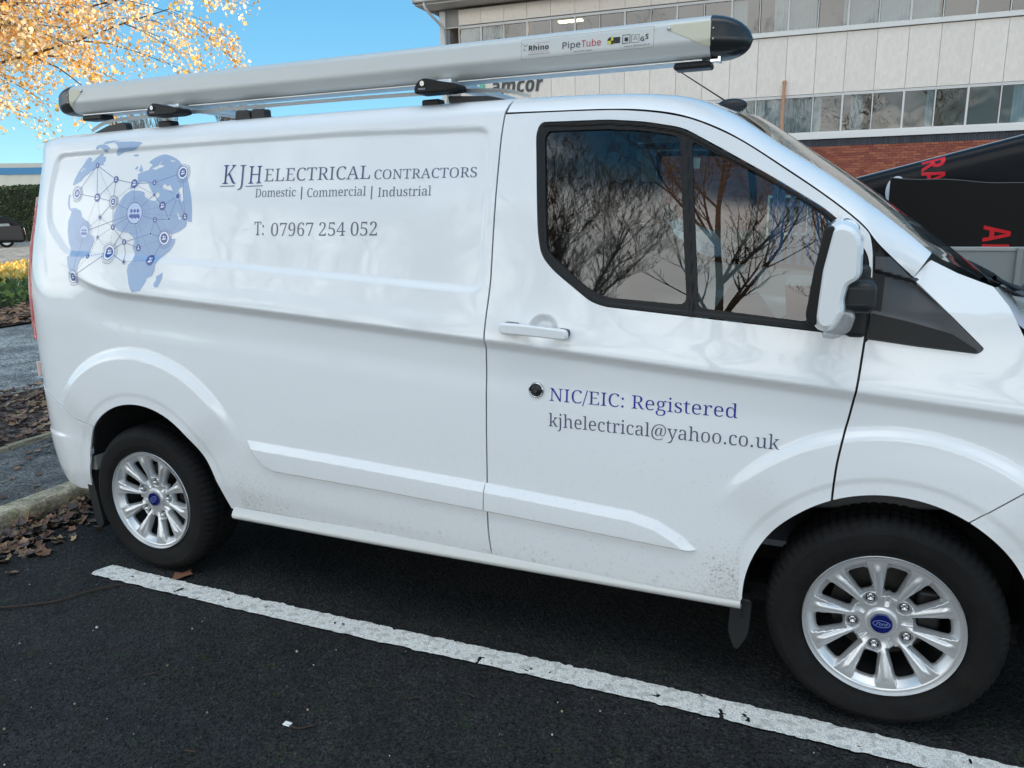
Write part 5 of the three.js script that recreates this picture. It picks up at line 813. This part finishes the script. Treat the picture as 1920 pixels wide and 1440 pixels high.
// bare trees far beyond the road
for (const [k, x, z, h] of [[0, -43, -41, 8.2], [1, -39.0, -44, 8.6], [2, -35.5, -42, 7.6], [3, -48, -46, 8.5], [4, -67, -55, 6.5]]) {
  const r = rng(510 + k), W = new Wood(), t = thing('bare_tree', ['bare tan tree behind the van tail below the pipe carrier', 'tallest bare twiggy tree rising beside the autumn leaves', 'bare twiggy tree standing clear of the autumn leaves', 'bare winter tree half hidden by the autumn leaves', 'small bare tree above the pale warehouse roof'][k], 'tree', [x, 0, z], 0, 'bare trees beyond the road');
  for (let q = 0; q < 4; q++) branch(W, r, V(0, 0, 0), V((r() - 0.5) * 0.55, 1, (r() - 0.5) * 0.55).normalize(), h * 0.72, 0.09, 0, { orders: 3, bend: 0.16, lift: 0.09, droop: -0.08, kids: [3, 3, 2], along: 1.3, spreadUp: 0.4, ratio: 0.42, minR: 0.007, clear: 1 });
  mesh('trunk', W.geo(), bark([0.62, 0.47, 0.36]), t);
}
// bare trees behind the photographer, mirrored in the cab window and the office glass
for (const [k, x, z, h, s] of [[0, 0.9, 12.6, 11.8, 1], [1, -3.2, 13.5, 8.4, 0], [2, -6.4, 14.5, 7.8, 0], [3, 3.6, 14.0, 9.2, 1], [4, 8.5, 16, 12, 1], [5, -10.5, 17, 13, 0], [6, -16, 18, 14, 1], [7, -22, 19, 14, 0], [8, 14, 17, 12, 1]]) {
  const r = rng(620 + k), W = new Wood(), t = thing('winter_tree', ['tall bare tree mirrored in the driver window', 'multi-stemmed bare tree beside the tall mirrored tree', 'thin bare tree mirrored at the rear of the driver window', 'bare tree mirrored in the front of the driver window', 'bare tree mirrored in the office windows above the brick wall', 'bare tree mirrored in the upper office windows', 'broad bare tree mirrored in the left office windows', 'tall bare tree mirrored beside the office corner', 'outermost bare tree opposite the signboards'][k], 'tree', [x, 0, z], 0, 'bare trees behind the photographer');
  for (let q = 0; q < (s ? 1 : 3); q++) branch(W, r, V((r() - 0.5) * 0.3, 0, (r() - 0.5) * 0.3), V((r() - 0.5) * (s ? 0.1 : 0.4), 1, (r() - 0.5) * (s ? 0.1 : 0.4)).normalize(), h * 0.78, s ? 0.12 : 0.075, 0, { orders: 4, bend: 0.17, lift: 0.05, droop: -0.02, kids: [3, 2, 2, 1], along: 0.95, spreadUp: 0.25, ratio: 0.42, minR: 0.0045, clear: 1 });
  mesh('trunk', W.geo(), bark([0.17, 0.135, 0.105]), t);
}
{ // clipped evergreen hedge
  const r = rng(700), list = [], t = thing('hedge', 'clipped dark green hedge behind the parked car', 'hedge', [-48, 0, -29.5]);
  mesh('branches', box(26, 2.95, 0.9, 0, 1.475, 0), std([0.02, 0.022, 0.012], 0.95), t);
  for (let k = 0; k < 15000; k++) { const x = (r() - 0.5) * 26.3, top = r() < 0.25; const y = top ? 2.95 + r() * 0.25 : r() * 3.1, z = top ? (r() - 0.5) * 1.1 : 0.45 + r() * 0.22; list.push({ p: V(x, y, z), q: randQ(r), s: 0.7 + r() * 0.8, c: vary(r, pick(r, [[0.05, 0.085, 0.025], [0.035, 0.065, 0.02], [0.08, 0.10, 0.035]]), 0.3) }); }
  leaves('foliage', list, leafShape(3, 0.13), leafMat({ transmission: 0.2 }), t);
}
{ // leaf litter and ground cover
  const r = rng(800), BROWN = [[0.13, 0.065, 0.035], [0.18, 0.095, 0.05], [0.09, 0.05, 0.035], [0.24, 0.14, 0.075], [0.10, 0.07, 0.06], [0.30, 0.20, 0.11]];
  const flatQ = (q, tilt) => new THREE.Quaternion().setFromEuler(new THREE.Euler(-Math.PI / 2 + (q() - 0.5) * tilt, (q() - 0.5) * tilt, q() * 6.3, 'YXZ'));
  const litter = leafMat({ transmission: 0.1, roughness: 0.75 });
  const pile = []; for (let k = 0; k < 900; k++) { const z = -1.1 + r() * 2.6, w = Math.abs(r() + r() + r() - 1.5) * 0.34, dens = sstep(-0.75, -0.2, z); if (r() > 0.35 + 0.65 * dens) continue; const x = -1.06 + w * (0.25 + 0.75 * dens); pile.push({ p: V(x, 0.008 + Math.max(0, 0.055 - w * 0.22) * r(), z), q: flatQ(r, 1.3), s: 0.3 + r() * 0.6, c: vary(r, pick(r, BROWN), 0.3) }); }
  tag(leaves('leaf_pile', pile, leafShape(5, 0.105, 1.1), litter), 'drift of brown fallen leaves against the kerb', 'leaves');
  const verge = []; for (let k = 0; k < 5200; k++) { const x = -3.85 + Math.pow(r(), 1.2) * 1.65; verge.push({ p: V(x, 0.082 + 0.02 * r(), -9 + r() * 11), q: flatQ(r, 0.9), s: 0.4 + r() * 0.7, c: vary(r, pick(r, BROWN), 0.35) }); }
  for (let k = 0; k < 260; k++) verge.push({ p: V(-2.12 + r() * 0.9, 0.103, -5 + r() * 7), q: flatQ(r, 0.3), s: 0.25 + r() * 0.4, c: vary(r, pick(r, BROWN), 0.3) });
  tag(leaves('verge_leaves', verge, leafShape(5, 0.10, 1.0), litter), 'brown leaf litter covering the soil strip', 'leaves');
  const far = []; for (let k = 0; k < 6000; k++) far.push({ p: V(-8.2 - r() * 2.0, 0.04 + 0.03 * r(), -14 + r() * 16), q: flatQ(r, 0.9), s: 0.6 + r() * 0.8, c: vary(r, pick(r, [[0.22, 0.11, 0.05], [0.30, 0.16, 0.08], [0.15, 0.08, 0.045]]), 0.3) });
  tag(leaves('roadside_leaves', far, leafShape(5, 0.12), litter), 'brown leaves along the far edge of the access road', 'leaves');
  const cover = []; for (let k = 0; k < 9000; k++) cover.push({ p: V(-10.3 - r() * 3.2, 0.05 + 0.22 * r(), -18 + r() * 16), q: randQ(r), s: 0.5 + r() * 0.8, c: vary(r, pick(r, [[0.10, 0.17, 0.03], [0.16, 0.22, 0.05], [0.07, 0.12, 0.03]]), 0.3) });
  tag(leaves('ground_cover', cover, leafShape(3, 0.15), leafMat({ transmission: 0.3 })), 'low green ground cover beside the road', 'plants');
  const gold = []; for (let k = 0; k < 11000; k++) gold.push({ p: V(-13.2 - r() * 4.9, 0.05 + 0.30 * r(), -24 + r() * 20), q: randQ(r), s: 0.5 + r() * 0.8, c: vary(r, pick(r, [[0.78, 0.55, 0.10], [0.74, 0.46, 0.08], [0.62, 0.50, 0.12], [0.80, 0.62, 0.22]]), 0.2) });
  tag(leaves('golden_ground_cover', gold, leafShape(3, 0.15), leafMat({ transmission: 0.4 })), 'sunlit golden ground cover on the bank', 'plants');
}
// ---------------------------------------------------------------- small things on the tarmac
{
  const st = tag(mesh('fallen_twig', tube([[-0.75, 0.012, 0.62], [-0.55, 0.010, 0.555], [-0.34, 0.012, 0.487], [-0.17, 0.010, 0.36], [-0.10, 0.013, 0.24], [-0.035, 0.012, 0.160]], 0.0046, 40, 7), bark([0.15, 0.115, 0.09])), 'long curved twig lying behind the end of the white line', 'twig');
  const lf = tag(mesh('fallen_leaf', leafShape(5, 0.13).rotateX(-Math.PI / 2).translate(0.145, 0.006, -0.002), std([0.20, 0.085, 0.045], 0.8, 0, { side: THREE.DoubleSide })), 'brown fallen leaf on the white line by the rear tyre', 'leaf');
  tag(mesh('plastic_chip', rbox(0.026, 0.004, 0.018, 0.0015, 1.243, 0.004, 0.64), std([0.8, 0.78, 0.74], 0.5)), 'small white chip on the dark tarmac', 'litter');
  const r = rng(91), spots = [[0.95, 0.565, 1.3, 0.05], [1.285, 0.63, 0.35, 0.085], [0.62, 0.60, 1.1, 0.03], [1.55, 0.38, 0.6, 0.035], [1.72, 0.30, -0.3, 0.03], [0.35, 0.72, 0.4, 0.03], [2.35, 0.55, 0.9, 0.05], [1.05, 0.85, 0.2, 0.04], [0.75, 0.40, 2.2, 0.03], [2.9, 0.42, 0.5, 0.04], [1.9, 0.75, 2.4, 0.03], [0.15, 0.95, 1.8, 0.04]];
  const wood = bark([0.22, 0.15, 0.11]);
  for (const [x, z, a, l] of spots) { const m = mesh('twig_scrap', tube([[-l / 2, 0.004, 0], [0, 0.005, (r() - 0.5) * l * 0.4], [l / 2, 0.004, 0]], 0.0018 + r() * 0.0012, 8, 5), wood); m.position.set(x, 0, z); m.rotation.y = a; tag(m, 'tiny brown twig scrap on the tarmac', 'twig', 'twig scraps on the tarmac'); }
  const grit = []; for (let k = 0; k < 170; k++) grit.push({ p: V(-0.6 + r() * 4.2, 0.003, 0.12 + r() * 1.3), q: randQ(r), s: 0.4 + Math.pow(r(), 3) * 1.4, c: vary(r, pick(r, [[0.5, 0.48, 0.44], [0.35, 0.33, 0.28], [0.28, 0.22, 0.13], [0.16, 0.20, 0.07]]), 0.3) });
  tag(leaves('grit', grit, new THREE.IcosahedronGeometry(0.003, 0), std([1, 1, 1], 0.8)), 'pale grit scattered over the tarmac', 'grit');
  const moss = []; for (let k = 0; k < 1500; k++) { const c = Math.floor(Math.pow(r(), 1.3) * 60), q = rng(2000 + c), x0 = -0.4 + q() * 3.2, z0 = 0.35 + Math.pow(q(), 0.7) * 1.2, s = 0.012 + q() * 0.035, a = r() * 6.3, d = Math.sqrt(r()) * s; moss.push({ p: V(x0 + d * Math.cos(a) * 1.5, 0.002, z0 + d * Math.sin(a)), q: randQ(r), s: 0.4 + r() * 0.8, c: vary(r, [0.035, 0.05, 0.014], 0.35) }); }
  tag(leaves('moss', moss, new THREE.IcosahedronGeometry(0.0022, 0), std([1, 1, 1], 0.95)), 'small tufts of green moss in the tarmac', 'moss');
}
renderer.render(scene, camera);
